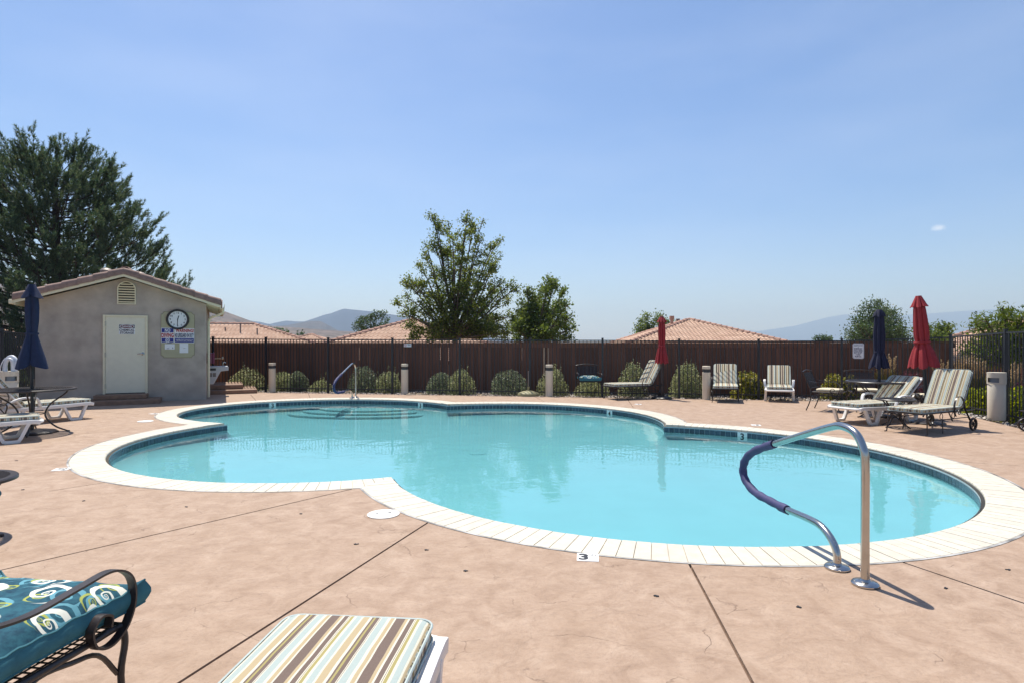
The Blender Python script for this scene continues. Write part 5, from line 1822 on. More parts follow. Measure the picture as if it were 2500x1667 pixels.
def stripe_material():
    t = NT('striped_cushion_fabric')
    W_, LB, T_, BR, GO = (0.60, 0.575, 0.47), (0.36, 0.425, 0.405), (0.42, 0.335, 0.205), (0.15, 0.108, 0.09), (0.33, 0.285, 0.115)
    seq = [(BR, 5), (T_, 1.5), (W_, 1), (BR, 2.5), (W_, .5), (BR, .3), (W_, .5), (GO, 1.5), (W_, 1.5), (LB, 3), (W_, 1), (T_, 3.5), (W_, 1.5),
           (BR, 1), (GO, 1.1), (BR, 2), (W_, .5), (BR, .3), (W_, .5), (LB, 3.5), (W_, 1.5), (T_, 2), (W_, 1)]
    tot = sum(s for _, s in seq)
    stops, acc = [], 0.0
    for c, s in seq:
        stops.append((acc / tot, c)); acc += s
    sep = t.new('ShaderNodeSeparateXYZ'); t.l.new(t.tc(), sep.inputs[0])
    nsep = t.new('ShaderNodeSeparateXYZ'); t.l.new(t.tc('Normal'), nsep.inputs[0])
    side = t.math('GREATER_THAN', t.math('ABSOLUTE', nsep.outputs[1]), 0.75)
    mixf = t.new('ShaderNodeMix', data_type='FLOAT')
    t.l.new(side, mixf.inputs['Factor'])
    t.l.new(sep.outputs[1], mixf.inputs['A'])
    t.l.new(sep.outputs[0], mixf.inputs['B'])
    v = t.math('FRACT', t.math('ADD', t.math('MULTIPLY', mixf.outputs['Result'], 1 / 0.262), 100.43))
    c = t.ramp(v, stops, 'CONSTANT')
    wv = t.noise(240, 2, 0.5)
    c = t.mix(t.ramp(wv, [(0.35, 0.14), (0.6, 0.0)]), c, (0.25, 0.22, 0.18))
    t.base(c)
    t.set(Roughness=0.85, Specular_IOR_Level=0.2)
    b1 = t.bump(t.noise(9, 4, 0.6), 0.35, 0.012)
    t.norm(t.bump(wv, 0.2, 0.001, b1))
    return t.m
M['stripe'] = stripe_material()
M['piping'] = mat('pale_blue_piping', (0.40, 0.47, 0.46), 0.8)
def scroll_material():
    t = NT('teal_scroll_print')
    base = t.ramp(t.noise(26, 5, 0.65), [(0.3, (0.010, 0.042, 0.075)), (0.62, (0.026, 0.11, 0.15))])
    out = base
    for sc_, off, tint, k in ((6.5, 8.1, (0.12, 0.31, 0.38), 1.0), (7.4, 3.7, (0.34, 0.37, 0.08), -1.0), (5.6, 0.0, (0.70, 0.70, 0.62), 1.0)):
        co = t.mapped((sc_, sc_, sc_ * 0.001), loc=(off, off * 0.7, 0))
        vo = t.new('ShaderNodeTexVoronoi', voronoi_dimensions='2D')
        vo.inputs['Scale'].default_value = 1.0
        vo.inputs['Randomness'].default_value = 0.85
        t.l.new(co, vo.inputs['Vector'])
        sb = t.new('ShaderNodeVectorMath', operation='SUBTRACT')
        t.l.new(co, sb.inputs[0]); t.l.new(vo.outputs['Position'], sb.inputs[1])
        sp = t.new('ShaderNodeSeparateXYZ'); t.l.new(sb.outputs[0], sp.inputs[0])
        ang = t.math('ARCTAN2', sp.outputs[1], sp.outputs[0])
        r = t.math('SQRT', t.math('ADD', t.math('MULTIPLY', sp.outputs[0], sp.outputs[0]), t.math('MULTIPLY', sp.outputs[1], sp.outputs[1])))
        ph = t.math('ADD', t.math('MULTIPLY', ang, k), t.math('MULTIPLY', t.math('LOGARITHM', r, 2.718), 5.6))
        wob = t.math('ADD', t.math('SINE', ph), t.math('MULTIPLY', t.noise(30, 3, 0.5), 0.35))
        band = t.ramp(wob, [(0.58, 0.0), (0.66, 1.0)])
        lim = t.ramp(r, [(0.42 if k > 0 else 0.28, 1.0), (0.46 if k > 0 else 0.31, 0.0)])
        fac = t.math('MULTIPLY', band, lim)
        out = t.mix(t.math('MULTIPLY', fac, 0.95), out, tint)
    t.base(out)
    t.set(Roughness=0.85, Specular_IOR_Level=0.2)
    t.norm(t.bump(t.noise(300, 2), 0.2, 0.001))
    return t.m
M['scroll'] = scroll_material()

# ------------------------------------------------------------- builders
def pad(L, W, T, bev=0.024, nx=14, ny=8, puff=0.012, seed=0):
    """a soft box pad, x 0..L, y -W/2..W/2, z 0..T"""
    rg = np.random.default_rng(seed)
    bm = bmesh.new()
    bmesh.ops.create_cube(bm, size=1.0)
    for v in bm.verts: v.co = Vector(((v.co.x + 0.5) * L, v.co.y * W, (v.co.z + 0.5) * T))
    bmesh.ops.bevel(bm, geom=[e for e in bm.edges if abs(e.verts[0].co.z - e.verts[1].co.z) > T * 0.5], offset=0.06, segments=4, profile=0.5, affect='EDGES')
    bmesh.ops.bevel(bm, geom=[e for e in bm.edges if len(e.link_faces) == 2 and e.calc_face_angle(0) > 0.9], offset=bev, segments=3, profile=0.5, affect='EDGES')
    big = [f for f in bm.faces if abs(f.normal.z) > 0.9 and f.calc_area() > 0.02]
    for ax, n, ext in ((0, nx, L), (1, ny, W)):
        for k in range(1, n):
            co = Vector((0, 0, 0)); no = Vector((0, 0, 0))
            no[ax] = 1
            co[ax] = ext * k / n - (W / 2 if ax == 1 else 0)
            bmesh.ops.bisect_plane(bm, geom=bm.verts[:] + bm.edges[:] + bm.faces[:], plane_co=co, plane_no=no)
    for v in bm.verts:
        u, w = v.co.x / L * 2 - 1, v.co.y / W * 2
        k = max(0, (1 - u * u)) * max(0, (1 - w * w))
        if v.co.z > T * 0.6: v.co.z += puff * k ** 0.5 + rg.normal() * 0.0012
        elif v.co.z < T * 0.4: v.co.z -= 0.0
    me = bpy.data.meshes.new('pad')
    bm.to_mesh(me); bm.free()
    me.polygons.foreach_set('use_smooth', [True] * len(me.polygons))
    return me
def piping_path(L, W, z, r=0.06):
    P = []
    for cx, cy, a0 in ((L - r, W / 2 - r, 0), (r, W / 2 - r, 90), (r, -W / 2 + r, 180), (L - r, -W / 2 + r, 270)):
        for k in range(5):
            a = R(a0 + 90 * k / 4)
            P.append((cx + r * math.cos(a), cy + r * math.sin(a), z))
    return P
def lounger_cushion(label, loc, rz, seat_z, LS, LB_, W, back_deg, back_z=None, T=0.07, seed=1, sag=0.0):
    """x runs from the foot end to the head"""
    o = thing('lounger_cushion', label, 'cushion', (loc[0], loc[1], seat_z), rz, 'striped lounger cushions')
    me = pad(LS, W, T, seed=seed); me.name = 'seat_pad'; me.materials.append(M['stripe'])
    s = inst('seat_pad', me, o, (0, 0, 0))
    for z in (T - 0.009, 0.010):
        MB().tube(piping_path(LS + 0.004, W + 0.004, z), 0.0055, 5, closed=True).build('piping', M['piping'], s, loc=(-0.002, 0, 0), smooth=60)
    me = pad(LB_, W, T, seed=seed + 1); me.name = 'back_pad'; me.materials.append(M['stripe'])
    b = inst('back_pad', me, o, (LS + 0.004 + T * math.sin(R(back_deg)) * 0.55, 0, back_z if back_z is not None else 0.015), rot=(0, -R(back_deg), 0))
    for z in (T - 0.009, 0.010):
        MB().tube(piping_path(LB_ + 0.004, W + 0.004, z), 0.0055, 5, closed=True).build('piping', M['piping'], b, loc=(-0.002, 0, 0), smooth=60)
    return o
def place(foot_xy, foot_dir):
    """rotation that sends local +x (foot -> head) to minus foot_dir"""
    d = Vector(foot_dir).normalized()
    return math.atan2(-d.y, -d.x)
def resin_lounger(label, foot, fdir, back_deg, clabel, seed, W=0.64):
    rz = place(foot, fdir)
    o = thing('resin_lounger', label, 'lounger', (foot[0], foot[1], 0), rz, 'white resin loungers')
    LS, LB_ = 1.18, 0.72
    zs = 0.30
    m = MB()
    for sy in (-1, 1):                           # side rails, gently bowed
        m.ribbon(catmull([(-0.01, sy * W / 2, zs - 0.02), (0.10, sy * W / 2, zs - 0.005), (0.6, sy * W / 2, zs - 0.012), (LS + 0.2, sy * W / 2, zs - 0.01), (LS + 0.72, sy * W / 2, zs - 0.02)], 4), 0.05, 0.06, (0, 1, 0))
    m.tube(catmull([(0.04, -W / 2, zs - 0.01), (-0.02, -W / 2 + 0.06, zs - 0.012), (-0.035, 0, zs - 0.012), (-0.02, W / 2 - 0.06, zs - 0.012), (0.04, W / 2, zs - 0.01)], 5), 0.03, 8, flat=0.8)
    m.build('frame', M['plastic'], o, smooth=35, bevel=0.006)
    for k in range(9):
        x = 0.07 + k * 0.125
        MB().box((x, 0, zs + 0.005), (0.085, W - 0.06, 0.018)).build('slat', M['plastic'], o, bevel=0.005)
    b = MB()
    a = R(back_deg)
    for sy in (-0.86, 0.86):
        b.bar((LS, sy * W / 2, zs + 0.012), (LS + 0.76 * math.cos(a), sy * W / 2, zs + 0.012 + 0.76 * math.sin(a)), 0.05, 0.03, up=(0, 0, 1))
    for k in range(8):
        q = 0.05 + k * 0.095
        c = Vector((LS + q * math.cos(a), 0, zs + 0.014 + q * math.sin(a)))
        b.box(c, (0.06, W * 0.86, 0.016), M=Matrix.Rotation(-a, 4, 'Y'))
    b.bar((LS + 0.77 * math.cos(a), -W * 0.45, zs + 0.012 + 0.77 * math.sin(a)), (LS + 0.77 * math.cos(a), W * 0.45, zs + 0.012 + 0.77 * math.sin(a)), 0.04, 0.04)
    b.build('backrest', M['plastic'], o, bevel=0.008, smooth=35)
    MB().bar((LS + 0.42 * math.cos(a), 0, zs + 0.42 * math.sin(a)), (LS + 0.66, 0, zs - 0.01), 0.05, 0.03).build('back_prop', M['plastic'], o)
    for x0 in (0.12, 1.18):                      # U-shaped legs, one each side
        for sy in (-1, 1):
            pth = catmull([(x0, sy * W / 2, zs - 0.01), (x0 + 0.03, sy * W / 2, zs - 0.07), (x0 + 0.11, sy * (W / 2 + 0.012), 0.05), (x0 + 0.15, sy * (W / 2 + 0.014), 0.022), (x0 + 0.27, sy * (W / 2 + 0.014), 0.022), (x0 + 0.31, sy * (W / 2 + 0.012), 0.05), (x0 + 0.39, sy * W / 2, zs - 0.07), (x0 + 0.43, sy * W / 2, zs - 0.01)], 4)
            MB().ribbon(pth, 0.055, 0.044, (0, 1, 0)).build('leg', M['plastic'], o, bevel=0.006, smooth=35)
    for sy in (-1, 1):
        pth = catmull([(0.93, sy * (W / 2 + 0.01), zs), (0.97, sy * (W / 2 + 0.03), zs + 0.12), (1.03, sy * (W / 2 + 0.035), zs + 0.185), (1.25, sy * (W / 2 + 0.035), zs + 0.19), (1.42, sy * (W / 2 + 0.03), zs + 0.12), (1.48, sy * (W / 2 + 0.01), zs)], 5)
        MB().ribbon(pth, 0.06, 0.035, (0, 1, 0)).build('armrest', M['plastic'], o, bevel=0.008, smooth=35)
    lounger_cushion(clabel, foot, rz, zs + 0.017, LS - 0.02, LB_, W - 0.06, back_deg, seed=seed)
    return o
def wheel(parent, loc, r=0.105):
    w = MB().lathe([(r, -0.018), (r + 0.006, 0), (r, 0.018), (r - 0.022, 0.016), (r - 0.022, -0.016), (r, -0.018)], 24)
    for k in range(6):
        a = 2 * PI * k / 6
        w.bar((0, 0, 0), (math.cos(a) * (r - 0.015), math.sin(a) * (r - 0.015), 0), 0.012, 0.012)
    w.lathe([(0.022, -0.022), (0.022, 0.022), (0, 0.022)], 10)
    w.xf(Matrix.Rotation(R(90), 4, 'X'))
    return w.build('wheel', M['wrought'], parent, loc=loc, smooth=40)
def lattice(x0, x1, y0, y1, z, sp, w, inside=None, thick=0.003):
    m = MB()
    n = int((x1 - x0) / sp)
    for k in range(1, n):
        x = x0 + (x1 - x0) * k / n
        a, b = (y0, y1) if inside is None else inside(x, 0)
        if b - a > 0.01: m.box((x, (a + b) / 2, z), (w, b - a, thick))
    n = int((y1 - y0) / sp)
    for k in range(1, n):
        y = y0 + (y1 - y0) * k / n
        a, b = (x0, x1) if inside is None else inside(y, 1)
        if b - a > 0.01: m.box(((a + b) / 2, y, z + thick * 1.01), (b - a, w, thick))
    return m
def iron_lounger(label, foot, fdir, back_deg, clabel, seed, W=0.60):
    rz = place(foot, fdir)
    o = thing('iron_lounger', label, 'lounger', (foot[0], foot[1], 0), rz, 'wrought iron loungers on wheels')
    zs, LS = 0.345, 1.16
    m = MB()
    for sy in (-1, 1):
        m.tube(catmull([(-0.03, sy * W / 2, zs - 0.035), (0.0, sy * W / 2, zs - 0.008), (0.06, sy * W / 2, zs), (LS + 0.1, sy * W / 2, zs), (LS + 0.35, sy * W / 2, zs)], 4), 0.011, 7)
        m.tube([(0.3, sy * W / 2, zs - 0.115), (LS + 0.16, sy * W / 2, zs - 0.115)], 0.008, 6)
    for x in (0.0, 0.5, LS, LS + 0.35): m.tube([(x, -W / 2, zs - (0.008 if x == 0 else 0)), (x, W / 2, zs - (0.008 if x == 0 else 0))], 0.009, 6)
    m.build('frame', M['wrought'], o, smooth=50)
    tag(lattice(0.0, LS, -W / 2, W / 2, zs - 0.004, 0.032, 0.009).build('seat_mesh', M['wrought'], o), kind='stuff')
    dz = MB()
    for x in (0.5, 0.86):                        # ring ornaments between the rails
        for sy in (-1, 1):
            dz.tube([(x + 0.045 * math.cos(q * PI / 6), sy * W / 2, zs - 0.06 + 0.048 * math.sin(q * PI / 6)) for q in range(12)], 0.006, 5, closed=True)
    dz.build('ring_ornament', M['wrought'], o, smooth=50)
    a = R(back_deg)
    b = MB()
    bl = 0.76
    for sy in (-1, 1): b.tube([(LS, sy * W / 2 * 0.96, zs), (LS + bl * math.cos(a), sy * W / 2 * 0.96, zs + bl * math.sin(a))], 0.010, 6)
    b.tube([(LS + bl * math.cos(a), -W / 2 * 0.96, zs + bl * math.sin(a)), (LS + bl * math.cos(a), W / 2 * 0.96, zs + bl * math.sin(a))], 0.010, 6)
    bo = b.build('backrest', M['wrought'], o, smooth=50)
    lm = lattice(0, bl, -W / 2 * 0.94, W / 2 * 0.94, 0, 0.034, 0.008)
    lm.xf(Matrix.Translation((LS, 0, zs)) @ Matrix.Rotation(-a, 4, 'Y'))
    tag(lm.build('back_mesh', M['wrought'], bo), kind='stuff')
    for sy in (-1, 1):
        MB().tube(catmull([(0.07, sy * W / 2, zs - 0.01), (0.075, sy * (W / 2 + 0.005), 0.2), (0.06, sy * (W / 2 + 0.015), 0.02), (0.05, sy * (W / 2 + 0.02), 0.006)], 4) + [Vector((0.01, sy * (W / 2 + 0.02), 0.006))], 0.0095, 7).build('leg', M['wrought'], o, smooth=50)
        MB().tube(catmull([(0.60, sy * W / 2, zs - 0.12), (0.56, sy * W / 2, zs - 0.12), (0.53, sy * W / 2, zs - 0.16), (0.53, sy * (W / 2 + 0.005), 0.1), (0.52, sy * (W / 2 + 0.01), 0.008)], 4), 0.0095, 7).build('leg', M['wrought'], o, smooth=50)
        # hooped arm, springing from the rail and curling to the wheel
        hp = [(LS - 0.18 + 0.16 * math.cos(q), sy * (W / 2 + 0.035), zs + 0.06 + 0.19 * math.sin(q)) for q in np.linspace(PI * 1.25, 0.15, 12)]
        hp += [(LS + 0.02, sy * (W / 2 + 0.035), zs), (LS + 0.13, sy * (W / 2 + 0.035), zs - 0.12), (LS + 0.16, sy * (W / 2 + 0.03), zs - 0.16)]
        MB().ribbon(catmull(hp, 3), 0.028, 0.007, (0, 1, 0)).build('arm', M['wrought'], o, smooth=50)
        sc_ = [(LS - 0.17 + (0.05 - 0.003 * q) * math.cos(q * 0.7), sy * (W / 2 + 0.03), zs - 0.02 + (0.05 - 0.003 * q) * math.sin(q * 0.7)) for q in range(14)]
        MB().tube(sc_, 0.007, 5).build('scroll', M['wrought'], o, smooth=50)
        MB().tube(catmull([(LS + 0.16, sy * W / 2, zs - 0.115), (LS + 0.20, sy * W / 2, 0.2), (LS + 0.25, sy * (W / 2 + 0.01), 0.12)], 4), 0.0095, 7).build('wheel_strut', M['wrought'], o, smooth=50)
        wheel(o, (LS + 0.26, sy * (W / 2 + 0.035), 0.111))
    lounger_cushion(clabel, foot, rz, zs + 0.008, LS - 0.03, 0.72, W - 0.02, back_deg, seed=seed)
    return o
def iron_chair(label, loc, rz, group='wrought iron armchairs'):
    """faces local +y, origin on the ground under the seat centre"""
    o = thing('iron_chair', label, 'chair', (loc[0], loc[1], 0), rz, group)
    zs, hw, hd = 0.42, 0.30, 0.27
    m = MB().tube(catmull([(-hw, -hd, zs), (-hw, hd - 0.06, zs), (-hw + 0.05, hd, zs), (hw - 0.05, hd, zs), (hw, hd - 0.06, zs), (hw, -hd, zs)], 5), 0.012, 8, closed=True)
    m.build('seat_frame', M['wrought'], o, smooth=50)
    tag(lattice(-hw, hw, -hd, hd, zs - 0.002, 0.03, 0.007).build('seat_mesh', M['wrought'], o), kind='stuff')
    bt = Vector((0, -hd - 0.17, 0.86))
    b = MB()
    for sx in (-1, 1): b.tube(catmull([(sx * hw * 0.9, -hd, zs), (sx * hw * 0.9, -hd - 0.07, 0.6), (sx * hw * 0.92, bt.y, bt.z)], 4), 0.011, 7)
    b.tube(catmull([(-hw * 1.08, bt.y, bt.z - 0.012), (-hw * 0.92, bt.y, bt.z), (-hw * 0.4, bt.y - 0.01, bt.z + 0.022), (0, bt.y - 0.012, bt.z + 0.028), (hw * 0.4, bt.y - 0.01, bt.z + 0.022), (hw * 0.92, bt.y, bt.z), (hw * 1.08, bt.y, bt.z - 0.012)], 4), 0.011, 7)
    b.tube([(-hw * 0.9, -hd - 0.015, zs + 0.08), (hw * 0.9, -hd - 0.015, zs + 0.08)], 0.008, 6)
    bo = b.build('back_frame', M['wrought'], o, smooth=50)
    lm = lattice(-hw * 0.9, hw * 0.9, 0, 0.36, 0, 0.024, 0.009)
    dv = (bt - Vector((0, -hd - 0.02, zs + 0.08)))
    an = math.atan2(dv.z, dv.y)
    lm.xf(Matrix.Translation((0, -hd - 0.02, zs + 0.08)) @ Matrix.Rotation(an, 4, 'X'))
    tag(lm.build('back_mesh', M['wrought'], bo), kind='stuff')
    for sx in (-1, 1):
        pth = catmull([(sx * hw, -hd - 0.05, 0.655), (sx * (hw + 0.012), -0.12, 0.625), (sx * (hw + 0.02), 0.06, 0.64), (sx * (hw + 0.02), 0.20, 0.648), (sx * (hw + 0.02), 0.285, 0.60), (sx * (hw + 0.02), 0.305, 0.51), (sx * (hw + 0.02), 0.27, 0.425), (sx * (hw + 0.02), 0.20, 0.385),
                       (sx * (hw + 0.02), 0.135, 0.405), (sx * (hw + 0.02), 0.115, 0.465), (sx * (hw + 0.02), 0.15, 0.505), (sx * (hw + 0.02), 0.195, 0.49), (sx * (hw + 0.02), 0.192, 0.452)], 6)
        MB().ribbon(pth, 0.032, 0.008, (1, 0, 0)).build('arm', M['wrought'], o, smooth=50)
        MB().tube(catmull([(sx * (hw - 0.01), hd - 0.13, zs - 0.01), (sx * hw, hd - 0.05, zs + 0.003), (sx * hw, hd + 0.005, zs - 0.015), (sx * (hw + 0.005), hd + 0.015, zs - 0.07), (sx * (hw + 0.01), hd - 0.01, 0.24), (sx * (hw + 0.015), hd + 0.01, 0.06), (sx * (hw + 0.02), hd + 0.05, 0.008)], 4), 0.012, 8).build('leg', M['wrought'], o, smooth=50)
        MB().tube(catmull([(sx * hw, -hd, zs), (sx * (hw + 0.01), -hd - 0.02, 0.22), (sx * (hw + 0.015), -hd - 0.1, 0.008)], 4), 0.012, 8).build('leg', M['wrought'], o, smooth=50)
        MB().tube(catmull([(sx * hw, -hd + 0.02, 0.30), (sx * hw, -0.16, 0.365), (sx * hw, -0.06, zs - 0.012), (sx * hw, 0.06, zs - 0.03), (sx * hw, 0.17, 0.36), (sx * hw, hd - 0.015, 0.25)], 4), 0.009, 7).build('brace', M['wrought'], o, smooth=50)
    return o
def scroll_cushion(label, loc, rz, W=0.60, D=0.56, T=0.10, z=0.435, tilt=0.0):
    o = thing('seat_cushion', label, 'cushion', (loc[0], loc[1], z), rz, 'teal scroll patterned cushions')
    n = 28
    V, F, MI = [], [], []
    def edge(u, v):                              # pulled-in sides, pointed corners
        k = 1 + 0.07 * (abs(u) ** 8) * (abs(v) ** 8)
        return (u * W / 2 * (1 - 0.045 * (1 - v * v)) * k, v * D / 2 * (1 - 0.045 * (1 - u * u)) * k)
    for lay in (1, -1):
        for i in range(n + 1):
            for j in range(n + 1):
                u, v = -1 + 2 * i / n, -1 + 2 * j / n
                x, y = edge(u, v)
                k = max(0, (1 - u ** 4)) ** 0.6 * max(0, (1 - v ** 4)) ** 0.6
                wr = 0.006 * math.sin(9 * u + 14 * v) * math.sin(11 * v * v + 5 * u) * (1 - k * 0.6)
                w = 0.004 * math.sin(17 * u + 3 * v) * math.cos(13 * v - 2 * u) * k
                ear = 0.028 * (abs(u * v)) ** 10
                V.append((x, y, (T * 0.80 + ear + k * 0.066 + w + wr) if lay > 0 else (0.012 + ear * 0.5 - 0.01 * k)))
    S = (n + 1) ** 2
    for i in range(n):
        for j in range(n):
            a = i * (n + 1) + j
            F.append((a, a + n + 1, a + n + 2, a + 1)); MI.append(0)
            F.append((S + a, S + a + 1, S + a + n + 2, S + a + n + 1)); MI.append(1)
    ring = [i * (n + 1) for i in range(n + 1)] + [n * (n + 1) + j for j in range(1, n + 1)] + [i * (n + 1) + n for i in range(n - 1, -1, -1)] + [j for j in range(n - 1, 0, -1)]
    rows = [ring]
    for q in range(1, 5):                        # the gusset bulges a little between the two seams
        t_ = q / 5
        row = []
        for a in ring:
            x, y, z = V[a]; x2, y2, z2 = V[S + a]
            bl = 1 + 0.045 * math.sin(PI * t_) + 0.006 * math.sin(a * 1.3 + q)
            row.append(len(V)); V.append(((x + (x2 - x) * t_) * bl, (y + (y2 - y) * t_) * bl, z + (z2 - z) * t_))
        rows.append(row)
    rows.append([S + a for a in ring])
    for r0, r1 in zip(rows, rows[1:]):
        for q in range(len(ring)):
            F.append((r0[q], r0[(q + 1) % len(ring)], r1[(q + 1) % len(ring)], r1[q])); MI.append(1)
    m = MB(); m.v, m.f = V, F
    c = m.build('cover', M['scroll'], o, smooth=55)
    c.data.materials.append(M['tealplain'])
    c.data.polygons.foreach_set('material_index', np.array(MI, dtype=np.int32))
    for base in (0, S):
        MB().tube([V[base + i] for i in ring], 0.0045, 5, closed=True).build('piping', M['tealplain'], o, smooth=60)
    return o
def patio_table(label, loc, R_=0.6, h=0.72, hole=True, legs=4, rz=0.3, group='round mesh patio tables', name='patio_table'):
    o = thing(name, label, 'table', (loc[0], loc[1], 0), rz, group)
    MB().lathe([(R_ - 0.05, h - 0.004), (R_ - 0.052, h), (R_ - 0.01, h + 0.001), (R_, h - 0.008), (R_, h - 0.026), (R_ - 0.012, h - 0.03), (R_ - 0.05, h - 0.012), (R_ - 0.05, h - 0.004)], 56).build('rim', M['wrought'], o, smooth=40)
    def ins(q, ax):
        r = R_ - 0.045
        c = math.sqrt(max(0, r * r - q * q))
        return -c, c
    tag(lattice(-R_ + 0.045, R_ - 0.045, -R_ + 0.045, R_ - 0.045, h - 0.006, 0.022, 0.009, ins).build('mesh_top', M['wrought'], o), kind='stuff')
    for k in range(legs):
        a = 2 * PI * k / legs
        c, s = math.cos(a), math.sin(a)
        P = [(R_ * 0.80, h - 0.03), (R_ * 0.72, h * 0.86), (R_ * 0.42, h * 0.66), (R_ * 0.29, h * 0.46), (R_ * 0.33, h * 0.30), (R_ * 0.52, h * 0.13), (R_ * 0.78, 0.012)]
        MB().tube(catmull([(c * r, s * r, z) for r, z in P], 5) + [Vector((c * R_ * 0.84, s * R_ * 0.84, 0.010))], 0.013, 8).build('leg', M['wrought'], o, smooth=50)
    MB().tube([(R_ * 0.29 * math.cos(q * PI / 12), R_ * 0.29 * math.sin(q * PI / 12), h * 0.44) for q in range(24)], 0.008, 6, closed=True).build('leg_ring', M['wrought'], o, smooth=50)
    return o
def closed_umbrella(label, loc, canopy, prof, vent, mtl, pole_r=0.02, lean=(0, 0), nf=7, amp=0.22, tie=None, base=None, pole_mat=None, seed=1, flat_=1.0, rz=0.0, slim=0.92):
    """prof: (height, radius, fold depth) from the top down"""
    rg = random.Random(seed)
    o = thing('umbrella', label, 'umbrella', (loc[0], loc[1], 0), rz, 'closed patio umbrellas')
    o.rotation_euler = (lean[1], lean[0], rz)
    nt = nf * 10
    ph = [rg.uniform(-0.25, 0.25) for _ in range(nf)]
    mg = [rg.uniform(0.6, 1.25) for _ in range(nf)]
    def cloth(name, pr, par, drop):
        V, F = [], []
        pr = [(z, r * slim, a) for z, r, a in pr]
        for i, (z, r, a) in enumerate(pr):
            last = i == len(pr) - 1
            for k in range(nt):
                th = 2 * PI * k / nt
                f = th * nf / (2 * PI)
                fi = int(f) % nf
                w = abs(math.sin(PI * (f + ph[fi] * math.sin(PI * (f % 1))))) ** 0.6
                fold = (w * 2 - 1) * a * mg[fi]
                rr = r * (1 + fold + a * 0.22 * math.sin(2.63 * nf * th + 1.7 * z + mg[0] * 9) + a * 0.35 * math.sin(2 * th + seed))
                V.append((rr * math.cos(th), rr * math.sin(th) * flat_, z - (drop * 1.6 * (w - 0.5) * mg[fi] if last else 0)))
        for i in range(len(pr) - 1):
            for k in range(nt):
                F.append((i * nt + k, (i + 1) * nt + k, (i + 1) * nt + (k + 1) % nt, i * nt + (k + 1) % nt))
        # turned-in hem gives the cloth its thickness
        n0 = (len(pr) - 1) * nt
        for k in range(nt):
            x, y, z = V[n0 + k]
            V.append((x * 0.80, y * 0.80, z + 0.05))
        for k in range(nt): F.append((n0 + k, n0 + nt + k, n0 + nt + (k + 1) % nt, n0 + (k + 1) % nt))
        m = MB(); m.v, m.f = V, F
        return m.build(name, mtl, par, smooth=70)
    c = cloth('canopy', prof, o, 0.05)
    if vent: cloth('vent_flap', vent, c, 0.03)
    if tie: MB().lathe([(tie[1], tie[0] - 0.018), (tie[1] + 0.006, tie[0]), (tie[1], tie[0] + 0.018)], 24, sy=flat_).build('tie_strap', mtl, c, smooth=60)
    pm_ = pole_mat or M['iron']
    top = prof[0][0]
    MB().lathe([(pole_r, 0.02), (pole_r, top - 0.02)], 14).build('pole', pm_, o, smooth=40)
    MB().lathe([(0.045, top - 0.01), (0.05, top + 0.006), (0.03, top + 0.015), (0, top + 0.018)], 18).build('finial', pm_, o, smooth=40)
    return o
def umbrella_base(label, loc, r, mtl, h=0.06, tube_h=0.35, lobes=0, parent=None):
    if parent is None: o = thing('parasol_stand', label, 'umbrella stand', (loc[0], loc[1], 0), 0)
    else:
        o = bpy.data.objects.new('base', None); link(o, parent)
        o.rotation_euler = (-parent.rotation_euler[0], -parent.rotation_euler[1], 0)
    m = MB().lathe([(r, 0.0), (r, h * 0.35), (r * 0.93, h * 0.55), (r * 0.55, h * 0.85), (r * 0.2, h), (0.045, h)], 40)
    if lobes:
        m.v = [(x * (1 + 0.05 * math.cos(lobes * math.atan2(y, x))), y * (1 + 0.05 * math.cos(lobes * math.atan2(y, x))), z) for x, y, z in m.v]
    if parent is None: m.build('weight', mtl, o, smooth=40)
    else:
        e_ = o.rotation_euler.copy(); bpy.data.objects.remove(o)
        o = m.build('base', mtl, parent, smooth=40); o.rotation_euler = e_
    MB().lathe([(0.03, h * 0.8), (0.03, tube_h), (0.034, tube_h), (0.034, tube_h - 0.05)], 14).build('collar', mtl, o, smooth=40)
    return o

# ------------------------------------------------------------- left side group
TL = (-7.88, 9.75)
patio_table('round dark mesh patio table with curved legs in front of the pool house', TL, 0.60, 0.735, rz=0.55)
s_ = 9.75 / FPX
um1 = closed_umbrella('closed navy blue umbrella standing through the left patio table', TL, None,
    [(2.41, 0.055, 0.0), (2.33, 0.078, 0.1), (2.2, 0.093, 0.2), (2.05, 0.098, 0.26), (1.82, 0.09, 0.28), (1.63, 0.072, 0.26), (1.56, 0.085, 0.3), (1.4, 0.13, 0.28), (1.22, 0.18, 0.26), (1.10, 0.212, 0.26)],
    [(2.435, 0.055, 0.0), (2.34, 0.088, 0.2), (2.27, 0.115, 0.3), (2.225, 0.14, 0.36)], M['navy'], nf=4, tie=(1.63, 0.09), seed=4, rz=0.5, pole_r=0.024)
resin_lounger('white resin lounger behind the left patio table, its foot pointing to the pool house steps', (-8.60, 11.90), (0.40, 0.917), 52, 'striped cushion on the lounger behind the left patio table', 11)
resin_lounger('white resin lounger at the left edge in front of the umbrella table', (-7.35, 9.22), (0.75, 0.66), 50, 'striped cushion on the lounger cut off by the left edge', 21)
iron_chair('wrought iron armchair half out of frame left of the umbrella table', (-8.95, 9.95), R(-70))
patio_table('low round dark mesh side table at the left edge near the camera', (-4.16, 4.45), 0.36, 0.45, legs=3, rz=0.2, group='small mesh side tables', name='side_table')

